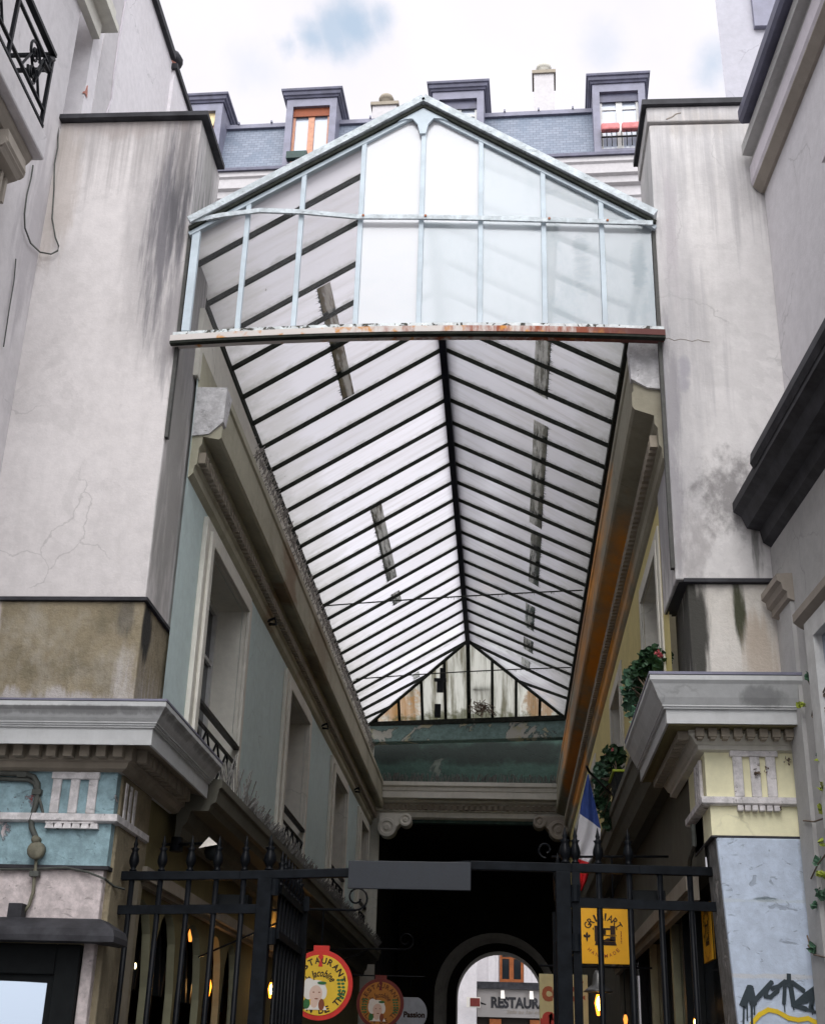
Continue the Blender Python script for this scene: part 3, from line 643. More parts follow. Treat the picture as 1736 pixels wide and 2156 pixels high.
def passage_window(house, X, a, b, c, d, outward, guard=True, frame_mat='white_frame'):
    s = outward
    # surround moulding, in two steps
    mb = MB()
    for w, p0, pr in (((.23, .001, .05), (.12, .051, .085)) if outward > 0 else ((.2, .001, .02), (.1, .021, .035))):
        x0, x1 = sorted((X+s*p0, X+s*pr))
        mb.box(x0, x1, a-w, a, c-.1, d+w); mb.box(x0, x1, b, b+w, c-.1, d+w); mb.box(x0, x1, a, b, d, d+w)
    sr = mb.build('window_surround', M['stone_trim'], house, bev=.008)
    Xi = X-s*.33
    x0, x1 = sorted((Xi, Xi+s*.06)); fm = MB(); fr = .07
    fm.box(x0, x1, a, a+fr, c, d).box(x0, x1, b-fr, b, c, d).box(x0, x1, a+fr, b-fr, d-fr, d).box(x0, x1, a+fr, b-fr, c, c+fr)
    m_ = (a+b)/2; fm.box(x0, x1, m_-.05, m_+.05, c+fr, d-fr).box(x0+.005, x1-.005, a+fr, m_-.05, d-.65, d-.61).box(x0+.005, x1-.005, m_+.05, b-fr, d-.65, d-.61)
    w = fm.build('window', M[frame_mat], house)
    xg = Xi+s*.02; MB().poly([(xg, a+fr, c+fr), (xg, b-fr, c+fr), (xg, b-fr, d-fr), (xg, a+fr, d-fr)]).build('pane', M['dark_glass'], w)
    if guard:
        gx = X+s*.06; mb = MB(); zt = c+.72
        mb.box(min(gx-.03, gx+.03), gx+.03, a, b, zt-.035, zt).box(gx-.012, gx+.012, a, b, zt-.2, zt-.17).box(gx-.012, gx+.012, a, b, c+.08, c+.11)
        n = 4
        for k in range(n):
            ya, yb = a+(b-a)*k/n, a+(b-a)*(k+1)/n
            mb.bar((gx, ya, c+.1), (gx, yb, zt-.18), .018, .018).bar((gx, yb, c+.1), (gx, ya, zt-.18), .018, .018).bar((gx, yb-.01, c+.1), (gx, yb-.01, zt), .02, .02)
        mb.build('window_guard', M['iron'], house)
def ledge_spikes(house, X, y0, y1, z, n, h, mat, lean=0, outx=.06, name='bird_spikes'):
    mb = MB()
    for k in range(n):
        y = y0+(y1-y0)*(k+random.random()*.8)/n
        for q in range(2):
            dx = random.uniform(-outx, outx); dz = h*random.uniform(.6, 1.15)
            mb.bar((X, y, z), (X+dx+lean, y+random.uniform(-.05, .05), z+dz), .009, .009)
    return mb.build(name, mat, house)
XW = -2.88
lh = thing('passage_house', (-3.6, 19, 0), 'pale blue passage house with tall windows on the left side', 'building')
opsL = [(11.42, 13.3, 4.05, 6.28), (16.38, 18.2, 4.05, 6.28), (21.3, 23.1, 4.05, 6.28), (25.6, 27.0, 4.05, 6.28)]
mb = MB(); wall_with_openings(mb, XW, 10.43, 28.2, 3.75, 7.6, opsL, .42, 1); mb.poly([(XW, 10.43, 3.76), (XW, 28.2, 3.76), (XW-.15, 28.2, 3.76), (XW-.15, 10.43, 3.76)]); mb.build('upper_wall', [M['wall_blue'], M['stone_trim']], lh)
for o in opsL: passage_window(lh, XW, *o, 1)
YC = 10.47
prof = [(0, 7.9), (.02, 7.9), (.02, 7.47), (.28, 7.50), (.28, 7.42), (.26, 7.40), (.26, 7.12), (.275, 7.10), (.275, 6.99), (.25, 6.97), (.10, 7.0), (.10, 6.93), (.075, 6.88), (.07, 6.72), (.05, 6.70), (.045, 6.63), (.02, 6.60), (0, 6.58)]
MB().sweep(prof, [(XW, YC), (XW, 28.0)]).build('cornice', M['cornice_grime'], lh)
MB().add([(XW+.0, YC-.02, 7.515), (XW+.29, YC-.02, 7.505), (XW+.285, YC-.03, 7.14), (XW+.16, YC-.02, 7.02), (XW, YC-.02, 7.0), (XW+.0, YC+.12, 7.515), (XW+.29, YC+.22, 7.505), (XW+.285, YC+.10, 7.14), (XW+.16, YC+.06, 7.02), (XW, YC+.1, 7.0)],
         [(4, 3, 2, 1, 0), (0, 1, 6, 5), (1, 2, 7, 6), (2, 3, 8, 7), (3, 4, 9, 8)]).build('broken_end', M['white_flaking'], lh)
MB().teeth('y', XW+.03, XW+.074, XW+.135, YC+.05, 28, .06, .115, 6.75, 6.86).build('dentil_band', M['dentil'], lh)
MB().box(XW-.06, XW+.015, YC-.1, 28, 7.6, 8.34).build('gutter_board', M['stone_trim'], lh)
ledge_spikes(lh, XW+.02, 13.2, 27.8, 8.2, 200, .12, M['spike_pale'], .03, .05)
mb = MB()
for y in range(0): pass
for y in range(520):
    yy = random.uniform(13.0, 27.8); zz = random.uniform(7.95, 8.36); mb.bar((XW+.018, yy, zz), (XW+.018+random.uniform(.01, .04), yy+random.uniform(-.03, .03), zz+random.uniform(.02, .06)), .010, .006)
mb.build('bird_spikes', M['spike_pale'], lh)
pl = [(0, 4.02), (.38, 4.0), (.38, 3.93), (.36, 3.92), (.34, 3.80), (.30, 3.78), (.28, 3.72), (.12, 3.72), (.10, 3.62), (.06, 3.58), (.05, 3.5), (0, 3.48)]
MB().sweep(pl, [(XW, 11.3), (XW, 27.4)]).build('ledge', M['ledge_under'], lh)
ledge_spikes(lh, XW+.34, 11.4, 13.0, 4.0, 12, .3, M['spike'], 0, .08)
ledge_spikes(lh, XW+.34, 12.6, 27.0, 4.0, 420, .14, M['spike'], .02, .09)
for y in (14.6, 19.6, 24.4): MB().tube([(XW+.03, y, 6.62), (XW+.12, y, 6.66), (XW+.14, y, 6.58), (XW+.05, y+.05, 6.6)], .02, 5).build('wall_hook', M['iron'], lh)
# ground floor of the left house: shop wall with pointed arch openings and warm rooms
XG = -2.97
archs = [(10.36, 11.27), (11.33, 12.15), (12.24, 13.22), (13.40, 14.18), (14.26, 15.0)]
mb = MB(); zc, zt = 2.25, 2.90
def pointed(y0, y1, n=9):
    c = (y0+y1)/2; h = (y1-y0)/2; pts = []
    for k in range(n+1):
        u = -1+2*k/n; pts.append((c+u*h, zc+(zt-zc)*max(0, 1-abs(u)**2.6)**.62))
    return pts
prev = 10.3
for a, b in archs:
    mb.poly([(XG, prev, 0), (XG, a, 0), (XG, a, 4.0), (XG, prev, 4.0)])
    pts = pointed(a, b)
    for p, q in zip(pts, pts[1:]): mb.poly([(XG, p[0], p[1]), (XG, q[0], q[1]), (XG, q[0], 4.0), (XG, p[0], 4.0)])
    for p, q in zip(pts, pts[1:]): mb.poly([(XG, p[0], p[1]), (XG-.07, p[0], p[1]), (XG-.07, q[0], q[1]), (XG, q[0], q[1])], 1)
    for y in (a, b): mb.poly([(XG, y, 0), (XG-.07, y, 0), (XG-.07, y, zc), (XG, y, zc)], 1)
    prev = b
ops2 = [(18.6, 20.4), (22, 24)]
mb.poly([(XG, prev, 0), (XG, 28.2, 0), (XG, 28.2, 4.0), (XG, prev, 4.0)])
mb.build('shop_wall', [M['ground_olive'], M['reveal']], lh)
MB().box(XG+.001, XG+.10, 10.5, 17.9, 3.02, 3.12).box(XG+.001, XG+.06, 10.5, 17.9, 2.98, 3.02).build('shop_moulding', M['dentil'], lh)
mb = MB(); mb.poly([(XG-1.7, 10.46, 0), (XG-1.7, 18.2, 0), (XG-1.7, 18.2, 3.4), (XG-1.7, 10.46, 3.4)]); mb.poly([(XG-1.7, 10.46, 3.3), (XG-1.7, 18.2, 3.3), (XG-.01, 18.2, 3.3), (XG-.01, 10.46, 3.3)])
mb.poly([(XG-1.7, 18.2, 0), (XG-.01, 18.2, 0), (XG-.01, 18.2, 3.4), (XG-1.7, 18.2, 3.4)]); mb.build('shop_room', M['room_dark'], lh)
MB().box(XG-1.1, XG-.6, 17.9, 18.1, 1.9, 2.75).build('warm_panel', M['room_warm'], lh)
for a, b in archs:
    p = pointed(a, b); fm = MB()
    for u, v in zip(p, p[1:]): fm.bar((XG-.15, u[0], u[1]-.02), (XG-.15, v[0], v[1]-.02), .05, .05)
    c = (a+b)/2; fm.bar((XG-.15, c, 0), (XG-.15, c, zt), .04, .05).bar((XG-.15, a, 1.95), (XG-.15, b, 1.95), .04, .04)
    fm.build('arch_frame', M['box_dark'], lh)

XWR = 1.38
rh = thing('passage_house', (2.2, 19, 0), 'yellow passage house with planted windows on the right side', 'building')
opsR = [(10.9, 12.2, 4.45, 6.0), (14.9, 16.2, 4.45, 6.0), (19.6, 20.9, 4.45, 6.0), (24.0, 25.3, 4.45, 6.0)]
mb = MB(); wall_with_openings(mb, XWR, 10.35, 28.2, 4.0, 7.6, opsR, .42, -1); mb.build('upper_wall', [M['wall_yellow'], M['stone_trim']], rh)
for o in opsR: passage_window(rh, XWR, *o, -1, guard=False)
profr = [(0, 7.9), (.02, 7.9), (.02, 7.55), (.28, 7.56), (.28, 7.48), (.265, 7.46), (.265, 7.10), (.28, 7.08), (.28, 6.95), (.26, 6.92), (.10, 6.86), (.10, 6.78), (.075, 6.74), (.07, 6.58), (.05, 6.55), (.045, 6.46), (.02, 6.42), (0, 6.40)]
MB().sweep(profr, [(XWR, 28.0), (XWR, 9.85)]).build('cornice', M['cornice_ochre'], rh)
MB().add([(XWR+.0, 9.82, 7.57), (XWR-.29, 9.82, 7.565), (XWR-.285, 9.81, 7.2), (XWR-.15, 9.82, 7.12), (XWR, 9.82, 7.1), (XWR+.0, 9.95, 7.57), (XWR-.29, 10.0, 7.565), (XWR-.285, 9.9, 7.2), (XWR-.15, 9.88, 7.12), (XWR, 9.9, 7.1)],
         [(4, 3, 2, 1, 0), (0, 1, 6, 5), (1, 2, 7, 6), (2, 3, 8, 7), (3, 4, 9, 8)]).build('broken_end', M['white_flaking'], rh)
MB().teeth('y', XWR-.03, XWR-.074, XWR-.135, 9.95, 28, .06, .115, 6.61, 6.72).build('dentil_band', M['dentil'], rh)
MB().box(XWR-.015, XWR+.06, 9.85, 28, 7.6, 8.6).build('gutter_board', M['bar_dark'], rh)
plr = [(0, 4.42), (.22, 4.40), (.22, 4.33), (.20, 4.31), (.18, 4.18), (.14, 4.14), (.10, 4.04), (0, 4.0)]
MB().sweep(plr, [(XWR, 27.4), (XWR, 11.35)]).build('ledge', M['ledge_under'], rh)
XGR = 1.62
mb = MB(); mb.poly([(XGR-.12, 10.0, 3.1), (XGR-.12, 28.2, 3.1), (XGR-.12, 28.2, 4.2), (XGR-.12, 10.0, 4.2)]).poly([(XGR-.12, 10.0, 3.1), (XGR-.12, 28.2, 3.1), (XGR+.2, 28.2, 3.1), (XGR+.2, 10.0, 3.1)]); mb.poly([(XGR-.12, 18, 0), (XGR-.12, 28.2, 0), (XGR-.12, 28.2, 3.1), (XGR-.12, 18, 3.1)]); mb.poly([(XGR-.12, 18, 0), (XGR+.1, 18, 0), (XGR+.1, 18, 3.2), (XGR-.12, 18, 3.2)]); mb.poly([(XWR-.001, 10.3, 4.05), (XGR, 10.3, 4.05), (XGR, 28.2, 4.05), (XWR-.001, 28.2, 4.05)])
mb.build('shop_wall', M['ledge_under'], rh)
MB().box(XGR-.22, XGR-.121, 10.4, 18, 3.0, 3.12).box(XGR-.18, XGR-.121, 10.4, 18, 2.93, 3.0).build('shop_moulding', M['dentil'], rh)
MB().poly([(XGR, 10.3, 0), (XGR, 18, 0), (XGR, 18, 3.1), (XGR, 10.3, 3.1)]).build('shop_window', M['dark_glass'], rh)
for y in (11.25, 11.9, 12.7, 13.6, 14.6, 15.8): MB().box(XGR-.07, XGR-.002, y, y+.10, 0, 3.0).build('shop_post', M['reveal'] if y in (12.7, 14.6) else M['box_dark'], rh)
MB().tube([(1.46, 10.6, 2.95), (1.46, 10.6, 3.2), (1.44, 10.4, 3.24), (1.44, 10.1, 3.3), (1.44, 10.1, 3.45)], .02, 6).build('down_pipe', M['pipe'], rh)

# ------------------------------------------------------------------ far end of the passage: porch house with mansard roof
eh = thing('porch_house', (-.7, 30, 0), 'slate roofed house with four dormers closing the far end of the passage', 'building')
MB().bar((LE-.3, 27.62, 8.47), (RE+.3, 27.2, 8.55), .3, .38).build('end_beam', M['teal_flake'], eh)
MB().box(-3.2, 1.7, 28.15, 28.35, 6.7, 8.75).build('end_wall', M['teal_wall'], eh)
pe = [(0, 7.5), (.5, 7.48), (.5, 7.40), (.46, 7.37), (.44, 7.30), (.42, 7.29), (.42, 7.15), (.2, 7.14), (.2, 7.1), (.14, 7.06), (.14, 6.92), (.10, 6.9), (.08, 6.8), (0, 6.76)]
MB().sweep(pe, [(-3.1, 28.12), (1.6, 28.12)]).build('end_cornice', M['cornice_ochre'] if False else M['stone_trim'], eh)
MB().teeth('x', 28.05, 27.975, 27.9, -2.6, 1.35, .07, .125, 6.94, 7.05).build('dentil_band', M['dentil'], eh)
mb = MB()
for k in range(240):
    x = random.uniform(-2.7, 1.3); mb.bar((x, 27.66, 7.48), (x+random.uniform(-.05, .05), 27.64, 7.48+random.uniform(.08, .2)), .012, .012)
mb.build('bird_spikes', M['spike'], eh)
MB().box(-3.0, -2.68, 27.95, 28.1, 0, 6.78).build('porch_jamb', M['stone_trim'], eh); MB().box(1.42, 1.75, 27.95, 28.1, 0, 6.78).build('porch_jamb', M['stone_trim'], eh)
for sx, cx in ((1, -2.68), (-1, 1.32)):
    mb = MB(); yf = 27.62
    def scroll(cx_, cz, r, y0, y1): mb.lathe([(r*.15, y0-.03), (r*.3, y0-.03), (r*.35, y0-.01), (r*.6, y0-.01), (r*.65, y0-.035), (r, y0-.03), (r*1.02, y0), (r*.98, y1)], (cx_, 0, cz), 20, axis='y')
    scroll(cx+sx*.19, 6.50, .20, yf, 28.0); scroll(cx+sx*.58, 6.66, .135, yf, 28.0)
    mb.prism([(cx+sx*.02, yf, 6.5), (cx+sx*.02, yf, 6.79), (cx+sx*.62, yf, 6.79), (cx+sx*.5, yf, 6.62), (cx+sx*.4, yf, 6.5), (cx+sx*.3, yf, 6.33), (cx+sx*.18, yf, 6.31)], (0, .36, 0))
    mb.build('scroll_bracket', M['stone_trim'] if sx > 0 else M['moulding_brown'], eh, bev=.01)
# dark vault and the arch beyond
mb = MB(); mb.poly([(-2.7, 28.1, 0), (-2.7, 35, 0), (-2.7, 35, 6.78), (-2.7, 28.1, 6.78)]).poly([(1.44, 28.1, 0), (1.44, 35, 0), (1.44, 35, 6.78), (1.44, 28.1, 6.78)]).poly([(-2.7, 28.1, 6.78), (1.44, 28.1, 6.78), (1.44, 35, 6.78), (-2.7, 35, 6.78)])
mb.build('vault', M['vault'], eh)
acx, acz, ri, ro = -.13, 3.60, 1.09, 1.52
def arch_pts(r, cx, cz, n=26): return [(cx-r*math.cos(math.pi*k/n), cz+r*math.sin(math.pi*k/n)) for k in range(n+1)]
mb = MB(); po = arch_pts(ro, acx-.1, acz-.05); pi_ = arch_pts(ri, acx, acz); pm_ = arch_pts(1.30, acx-.03, acz-.02)
Yf, Yb = 34.2, 36.0
for (a, b), (c, d) in zip(zip(po, po[1:]), zip(pi_, pi_[1:])):
    mb.poly([(a[0], Yf, a[1]), (b[0], Yf, b[1]), (b[0], Yf, 6.8), (a[0], Yf, 6.8)], 0)
    mb.poly([(c[0], Yf+.7, c[1]), (d[0], Yf+.7, d[1]), (d[0], Yb, d[1]), (c[0], Yb, c[1])], 2)
for (a, b), (e, f2), (c, d) in zip(zip(po, po[1:]), zip(pm_, pm_[1:]), zip(pi_, pi_[1:])):
    mb.poly([(a[0], Yf, a[1]), (b[0], Yf, b[1]), (f2[0], Yf+.6, f2[1]), (e[0], Yf+.6, e[1])], 1)
    mb.poly([(e[0], Yf+.6, e[1]), (f2[0], Yf+.6, f2[1]), (d[0], Yf+.7, d[1]), (c[0], Yf+.7, c[1])], 0)
mb.poly([(-2.7, Yf, 0), (po[0][0], Yf, 0), (po[0][0], Yf, 6.8), (-2.7, Yf, 6.8)], 0); mb.poly([(po[-1][0], Yf, 0), (1.44, Yf, 0), (1.44, Yf, 6.8), (po[-1][0], Yf, 6.8)], 0)
for s_, o_, i_, p_ in ((0, po[0], pi_[0], pm_[0]), (1, po[-1], pi_[-1], pm_[-1])):
    mb.poly([(o_[0], Yf, 0), (p_[0], Yf+.6, 0), (p_[0], Yf+.6, p_[1]), (o_[0], Yf, o_[1])], 1); mb.poly([(p_[0], Yf+.6, 0), (i_[0], Yf+.7, 0), (i_[0], Yf+.7, i_[1]), (p_[0], Yf+.6, p_[1])], 0)
    mb.poly([(i_[0], Yf+.7, 0), (i_[0], Yb, 0), (i_[0], Yb, i_[1]), (i_[0], Yf+.7, i_[1])], 2)
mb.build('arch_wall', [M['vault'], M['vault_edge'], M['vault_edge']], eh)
# facade and roof, turned a little
def rot(p, c=(-.7, 30.0), a=R(-2.0)):
    x, y = p[0]-c[0], p[1]-c[1]; return (c[0]+x*math.cos(a)-y*math.sin(a), c[1]+x*math.sin(a)+y*math.cos(a), p[2])
def rbuild(mb, *a, **k):
    mb.v = [rot(p) for p in mb.v]; return mb.build(*a, **k)
rbuild(MB().box(-14, 8.5, 30, 33, 6.9, 24.6), 'facade', M['facade_far'], eh)
pc = [(0, 24.2), (.08, 24.2), (.10, 24.4), (.16, 24.45), (.18, 24.75), (.30, 24.8), (.32, 25.0), (.42, 25.05), (.44, 25.35), (.5, 25.4), (.5, 25.58), (0, 25.62)]
mb = MB().sweep(pc, [(-14, 30), (8.5, 30)]); rbuild(mb, 'eaves_cornice', M['facade_far'], eh)
rbuild(MB().box(-14, 8.5, 29.42, 29.52, 25.56, 25.66), 'gutter', M['zinc_cap'], eh)
rbuild(MB().add([(-14, 29.75, 25.62), (8.5, 29.75, 25.62), (8.5, 30.25, 27.75), (-14, 30.25, 27.75), (-14, 33, 25.62), (8.5, 33, 25.62), (8.5, 32, 27.75), (-14, 32, 27.75)], [(0, 1, 2, 3), (4, 7, 6, 5), (0, 3, 7, 4), (1, 5, 6, 2), (3, 2, 6, 7)]), 'roof', M['slate'], eh)
rbuild(MB().box(-14, 8.5, 30.15, 30.4, 27.72, 27.86), 'ridge_roll', M['zinc_violet'], eh)
mb = MB()
for x in range(-13, 9): mb.box(x, x+.05, 30.1, 30.2, 27.86, 27.93)
rbuild(mb, 'ridge_clips', M['zinc_violet'], eh)
dorm = [(-9.9, -8.35, 'curtain'), (-6.4, -4.9, 'orange_wood'), (-2.06, -.56, 'white_frame'), (2.58, 4.08, 'white_frame')]
for i, (a, b, fm) in enumerate(dorm):
    zt = 28.2; zb = 25.75; y0 = 29.55; j = .2
    mb = MB(); mb.box(a, a+j, y0, 31.2, zb, zt).box(b-j, b, y0, 31.2, zb, zt).box(a+j, b-j, y0, 31.2, zt-.28, zt).box(a+j, b-j, y0, 30.5, zb, zb+.1)
    d = rbuild(mb, 'dormer', M['zinc_violet'], eh)
    cp = [(0, zt), (.04, zt), (.06, zt+.05), (.10, zt+.08), (.12, zt+.17), (.16, zt+.20), (.17, zt+.27), (0, zt+.31)]
    mb = MB().sweep(cp, [(a, 31.3), (a, y0), (b, y0), (b, 31.3)][::1] if False else [(a, 31.3), (a, y0), (b, y0), (b, 31.3)]); mb.box(a, b, y0, 31.3, zt+.001, zt+.28)
    rbuild(mb, 'dormer_cap', M['zinc_cap'], d)
    wf = MB(); x0, x1, za, zc_ = a+j, b-j, zb+.1, zt-.28; m_ = (x0+x1)/2; f_ = .07
    fm_ = M['orange_wood'] if i < 2 else M['white_frame']
    for u, v in ((x0, x0+f_), (x1-f_, x1), (m_-.09, m_+.09)): wf.box(u, v, y0+.14, y0+.22, za, zc_)
    wf.box(x0, x1, y0+.15, y0+.21, zc_-f_, zc_-.001).box(x0, x1, y0+.15, y0+.21, za+.001, za+f_)
    if i >= 2: wf.box(x0, x1, y0+.16, y0+.2, zc_-.55, zc_-.5)
    rbuild(wf, 'window', fm_, d)
    if i == 0:
        rbuild(MB().poly([(x0, y0+.12, zc_), (x1, y0+.12, zc_), (x1-.05, y0+.10, zc_-.45), (x1-.35, y0+.06, zc_-1.35), (x0+.2, y0+.1, zc_-.95), (x0, y0+.12, zc_-.7)]), 'curtain', M['curtain'], d, fix=False)
        rbuild(MB().poly([(x0, y0+.24, za), (x1, y0+.24, za), (x1, y0+.24, zc_), (x0, y0+.24, zc_)]), 'pane', M['dark_glass'], d)
    else:
        rbuild(MB().poly([(x0, y0+.19, za), (x1, y0+.19, za), (x1, y0+.19, zc_), (x0, y0+.19, zc_)]), 'pane', M['pane_light'], d)
        rbuild(MB().box(x0, x1, y0+.1, y0+.13, zc_-.3, zc_), 'blind_box', M['zinc_cap'] if i > 1 else M['paint_brown'], d)
    if i == 1:
        rbuild(MB().box(x0-.05, x0+.55, y0-.2, y0-.02, zb+.12, zb+.36), 'flower_box', M['box_green'], d)
    if i == 3:
        for u, v in ((x0, m_-.03), (m_+.03, x1+.05)): rbuild(MB().box(u, v, y0-.22, y0-.02, zb+.62, zb+.86), 'flower_box', M['pink_rail'], d, bev=.05)
        mb = MB()
        for k in range(9): mb.box(x0+.14*k, x0+.14*k+.025, y0-.14, y0-.11, zb+.1, zb+.6)
        mb.box(x0, x1, y0-.15, y0-.1, zb+.4, zb+.43); rbuild(mb, 'window_guard', M['iron'], d)
for xa, xb, za, zb, ya in ((-4.05, -3.3, 27.2, 29.0, 30.9), (.9, 1.5, 27.2, 29.75, 30.7), (-11.0, -10.3, 27, 30.0, 33.0)):
    c = rbuild(MB().box(xa, xb, ya, ya+.7, za, zb), 'chimney', M['facade_far'], eh)
    rbuild(MB().box(xa-.06, xb+.06, ya-.06, ya+.76, zb, zb+.12), 'chimney_cap', M['dentil'], c)
    mx = (xa+xb)/2; rbuild(MB().lathe([(.2, 0), (.17, .28), (.2, .3), (.24, .36), (.2, .46), (.05, .54)], (mx, ya+.3, zb+.12), 14), 'chimney_pot', M['stone_trim'] if xa > 0 else M['dentil'], c, smooth=True)
rbuild(MB().lathe([(.2, 0), (.18, .3), (.26, .36), (.2, .46)], (-2.75, 31.2, 27.75), 12), 'roof_vent', M['zinc_cap'], eh, smooth=True)

# ------------------------------------------------------------------ house across the far street, seen through the arch
q = 50/44.
def fs(x, z): return (x*q, 1.6+(z-1.6)*q)
sh = thing('street_house', (0, 50.3, 0), 'white house with grey restaurant front seen through the arch', 'building')
x0, z0 = fs(-.89, 4.36)
MB().box(-14, x0, 49.7, 52, 0, 9).build('side_wall', M['facade_white'], sh)
MB().box(x0, 10, 50, 52, z0, 9).build('upper_wall', M['facade_white'], sh)
MB().box(x0, 10, 49.8, 50.0, z0-.02, z0+.16).box(x0, 10, 49.86, 50.0, z0+.16, z0+.22).build('cornice', M['zinc_dark'], sh)
zf0 = fs(0, 3.5)[1]; MB().box(x0+.02, 10, 49.9, 50.1, zf0, z0-.02).build('fascia', M['fascia_grey'], sh)
wx0, wz0 = fs(-.16, 4.56); wx1, wz1 = fs(.60, 6.0)
w = MB(); w.box(wx0, wx0+.09, 49.93, 49.98, wz0, wz1).box(wx1-.09, wx1, 49.93, 49.98, wz0, wz1).box((wx0+wx1)/2-.08, (wx0+wx1)/2+.08, 49.93, 49.98, wz0, wz1).box(wx0, wx1, 49.94, 49.97, wz0, wz0+.1).box(wx0, wx1, 49.94, 49.97, wz0+.8, wz0+.86)
wo = w.build('window', M['brick_orange'], sh); MB().poly([(wx0, 49.96, wz0), (wx1, 49.96, wz0), (wx1, 49.96, wz1), (wx0, 49.96, wz1)]).build('pane', M['dark_glass'], wo)
mb = MB()
for u in (wx0-.42, wx0-.12, wx1+.02, wx1+.32): mb.box(u, u+.07, 49.955, 50, wz0-.1, 9)
mb.build('pilaster_strip', M['facade_white'], sh)
MB().box(x0+.02, 10, 50.05, 50.4, 0, zf0).build('shop_opening', M['room_dark'], sh)
mb = MB()
for u in (-.48, .80): a, b_ = fs(u, 3.0); MB().box(a, a+.42, 49.95, 50.04, b_-.6, zf0-.06).build('menu_board', M['brick_orange'], sh)
ra, rb = atY(1033, 2122, 49.885), atY(1033, 2098, 49.885)
mb = MB(); text_line(mb, 'RESTAURANT', (ra[0]+1.29, (ra[2]+rb[2])/2), 2.58, rb[2]-ra[2], 49.885, .045)
mb.build('sign_lettering', M['zinc_dark'], sh, fix=False)
rc_ = atY(1066, 2131, 49.885); mb = MB(); text_line(mb, 'Salle au 1er étage', (rc_[0]+.72, rc_[2]), 1.44, .17, 49.885, .012, .25); mb.build('sign_lettering', M['moulding_brown'], sh, fix=False)
for u in (-.13, .78):
    a, b_ = fs(u, 4.15); MB().prism([(a, 49.55, b_-.12), (a+.16, 49.55, b_-.12), (a+.13, 49.7, b_+.16), (a+.01, 49.7, b_+.16)], (0, .12, 0)).build('spotlight', M['bonnet'], sh)
a, b_ = fs(-1.13, 3.9)
rs = thing('wall_sign', (a, 49.4, b_), 'small red lit box sign on the street house beyond the arch', 'sign')
MB().box(a-.08, a+.42, 49.3, 49.42, b_-.17, b_+.17).build('panel', M['bonnet'], rs); MB().box(a+.05, a+.40, 49.285, 49.299, b_-.14, b_+.14).build('face', M['sign_red_dim'], rs)
MB().tube([(a+.42, 49.36, b_), (a+.6, 49.6, b_-.05), (x0+.1, 49.9, b_)], .02, 5).build('bracket', M['iron'], rs)

# ------------------------------------------------------------------ tall neighbours
bh = thing('balcony_house', (-5, 6, 0), 'lilac rendered house with iron balcony at the upper left', 'building')
MB().box(-9, -4.30, -6, 9.699, 0, 16).build('wall', M['facade_left'], bh)
MB().box(-9, -4.32, 10.451, 10.9, 10.15, 16).build('end_wall', M['facade_left'], bh)
MB().box(-4.30, -3.86, 3, 8.5, 8.60, 8.84).build('balcony_slab', M['facade_left'], bh, bev=.02)
MB().sweep([(0, 8.6), (.36, 8.59), (.34, 8.55), (.30, 8.5), (0, 8.48)], [(-4.3, 8.45), (-4.3, 3)][::-1]).build('slab_moulding', M['moulding_brown'], bh)
mb = MB(); y0, y1 = 7.95, 8.35
pb = [(-4.3, 8.48), (-3.95, 8.48), (-3.93, 8.36), (-3.99, 8.28), (-4.07, 8.25), (-4.11, 8.05), (-4.16, 7.98), (-4.3, 7.92)]
mb.prism([(x, y0, z) for x, z in pb], (0, y1-y0, 0))
for k in range(4): mb.box(-4.11, -4.05, y0+.05+.09*k, y0+.09+.09*k, 8.02, 8.26)
mb.lathe([(.06, y0-.02), (.06, y1+.02)], (-4.0, 0, 8.36), 12, axis='y'); mb.build('console_bracket', M['moulding_brown'], bh)
rl = MB(); XB = -3.9
for z, r in ((9.67, .026), (9.50, .014), (9.05, .014), (8.90, .02)): rl.box(XB-r, XB+r, 3, 8.42, z-r*.7, z+r*.7)
for y in (8.40, 7.6, 6.8, 6.0): rl.box(XB-.015, XB+.015, y-.015, y+.015, 8.84, 9.67)
for z in (9.67, 9.5, 8.9): rl.box(-4.29, XB, 8.38, 8.41, z-.015, z+.015)
for y in (8.05, 7.2, 6.4):
    rl.tube(spiral((XB, y, 9.36), .12, .02, 1.6, 0, 'x'), .013, 5).tube(spiral((XB, y+.02, 9.16), .10, .02, 1.6, math.pi, 'x'), .013, 5)
    rl.tube([(XB, y-.2, 9.05), (XB, y-.06, 9.3), (XB, y+.08, 9.12), (XB, y+.24, 9.5)], .013, 5).tube([(XB, y+.22, 9.05), (XB, y+.1, 9.26), (XB, y+.2, 9.5)], .013, 5)
rl.tube([(XB, 8.4, 9.62), (XB, 8.32, 9.55), (XB, 8.34, 9.44), (XB, 8.22, 9.42)], .03, 6)
rl.build('balcony_railing', M['iron'], bh)
MB().box(-4.30, -4.08, 6, 10.22, 11.70, 11.78).box(-4.30, -4.12, 6, 10.18, 11.78, 11.95).box(-4.30, -4.22, 6, 10.1, 11.5, 11.7).build('string_course', M['stone_trim'], bh)
th = thing('gable_wall', (-5, 12, 0), 'bright white chimney wall rising behind the left party wall', 'wall')
MB().add([(-4.33, 10.2, 10), (-4.33, 13.6, 10), (-4.33, 13.6, 13.72), (-4.33, 10.2, 13.72), (-8, 10.2, 10), (-8, 13.6, 10), (-8, 13.6, 13.7), (-8, 10.2, 13.7)], [(0, 1, 2, 3), (0, 3, 7, 4), (1, 5, 6, 2), (3, 2, 6, 7), (4, 7, 6, 5), (0, 4, 5, 1)]).build('wall', M['facade_white'], th)
MB().box(-8, -4.27, 10.1, 12.75, 13.72, 13.82).build('coping', M['zinc_dark'], th)
ch = MB().box(-4.75, -4.29, 12.85, 13.8, 12, 13.62).build('chimney', M['facade_white'], th)
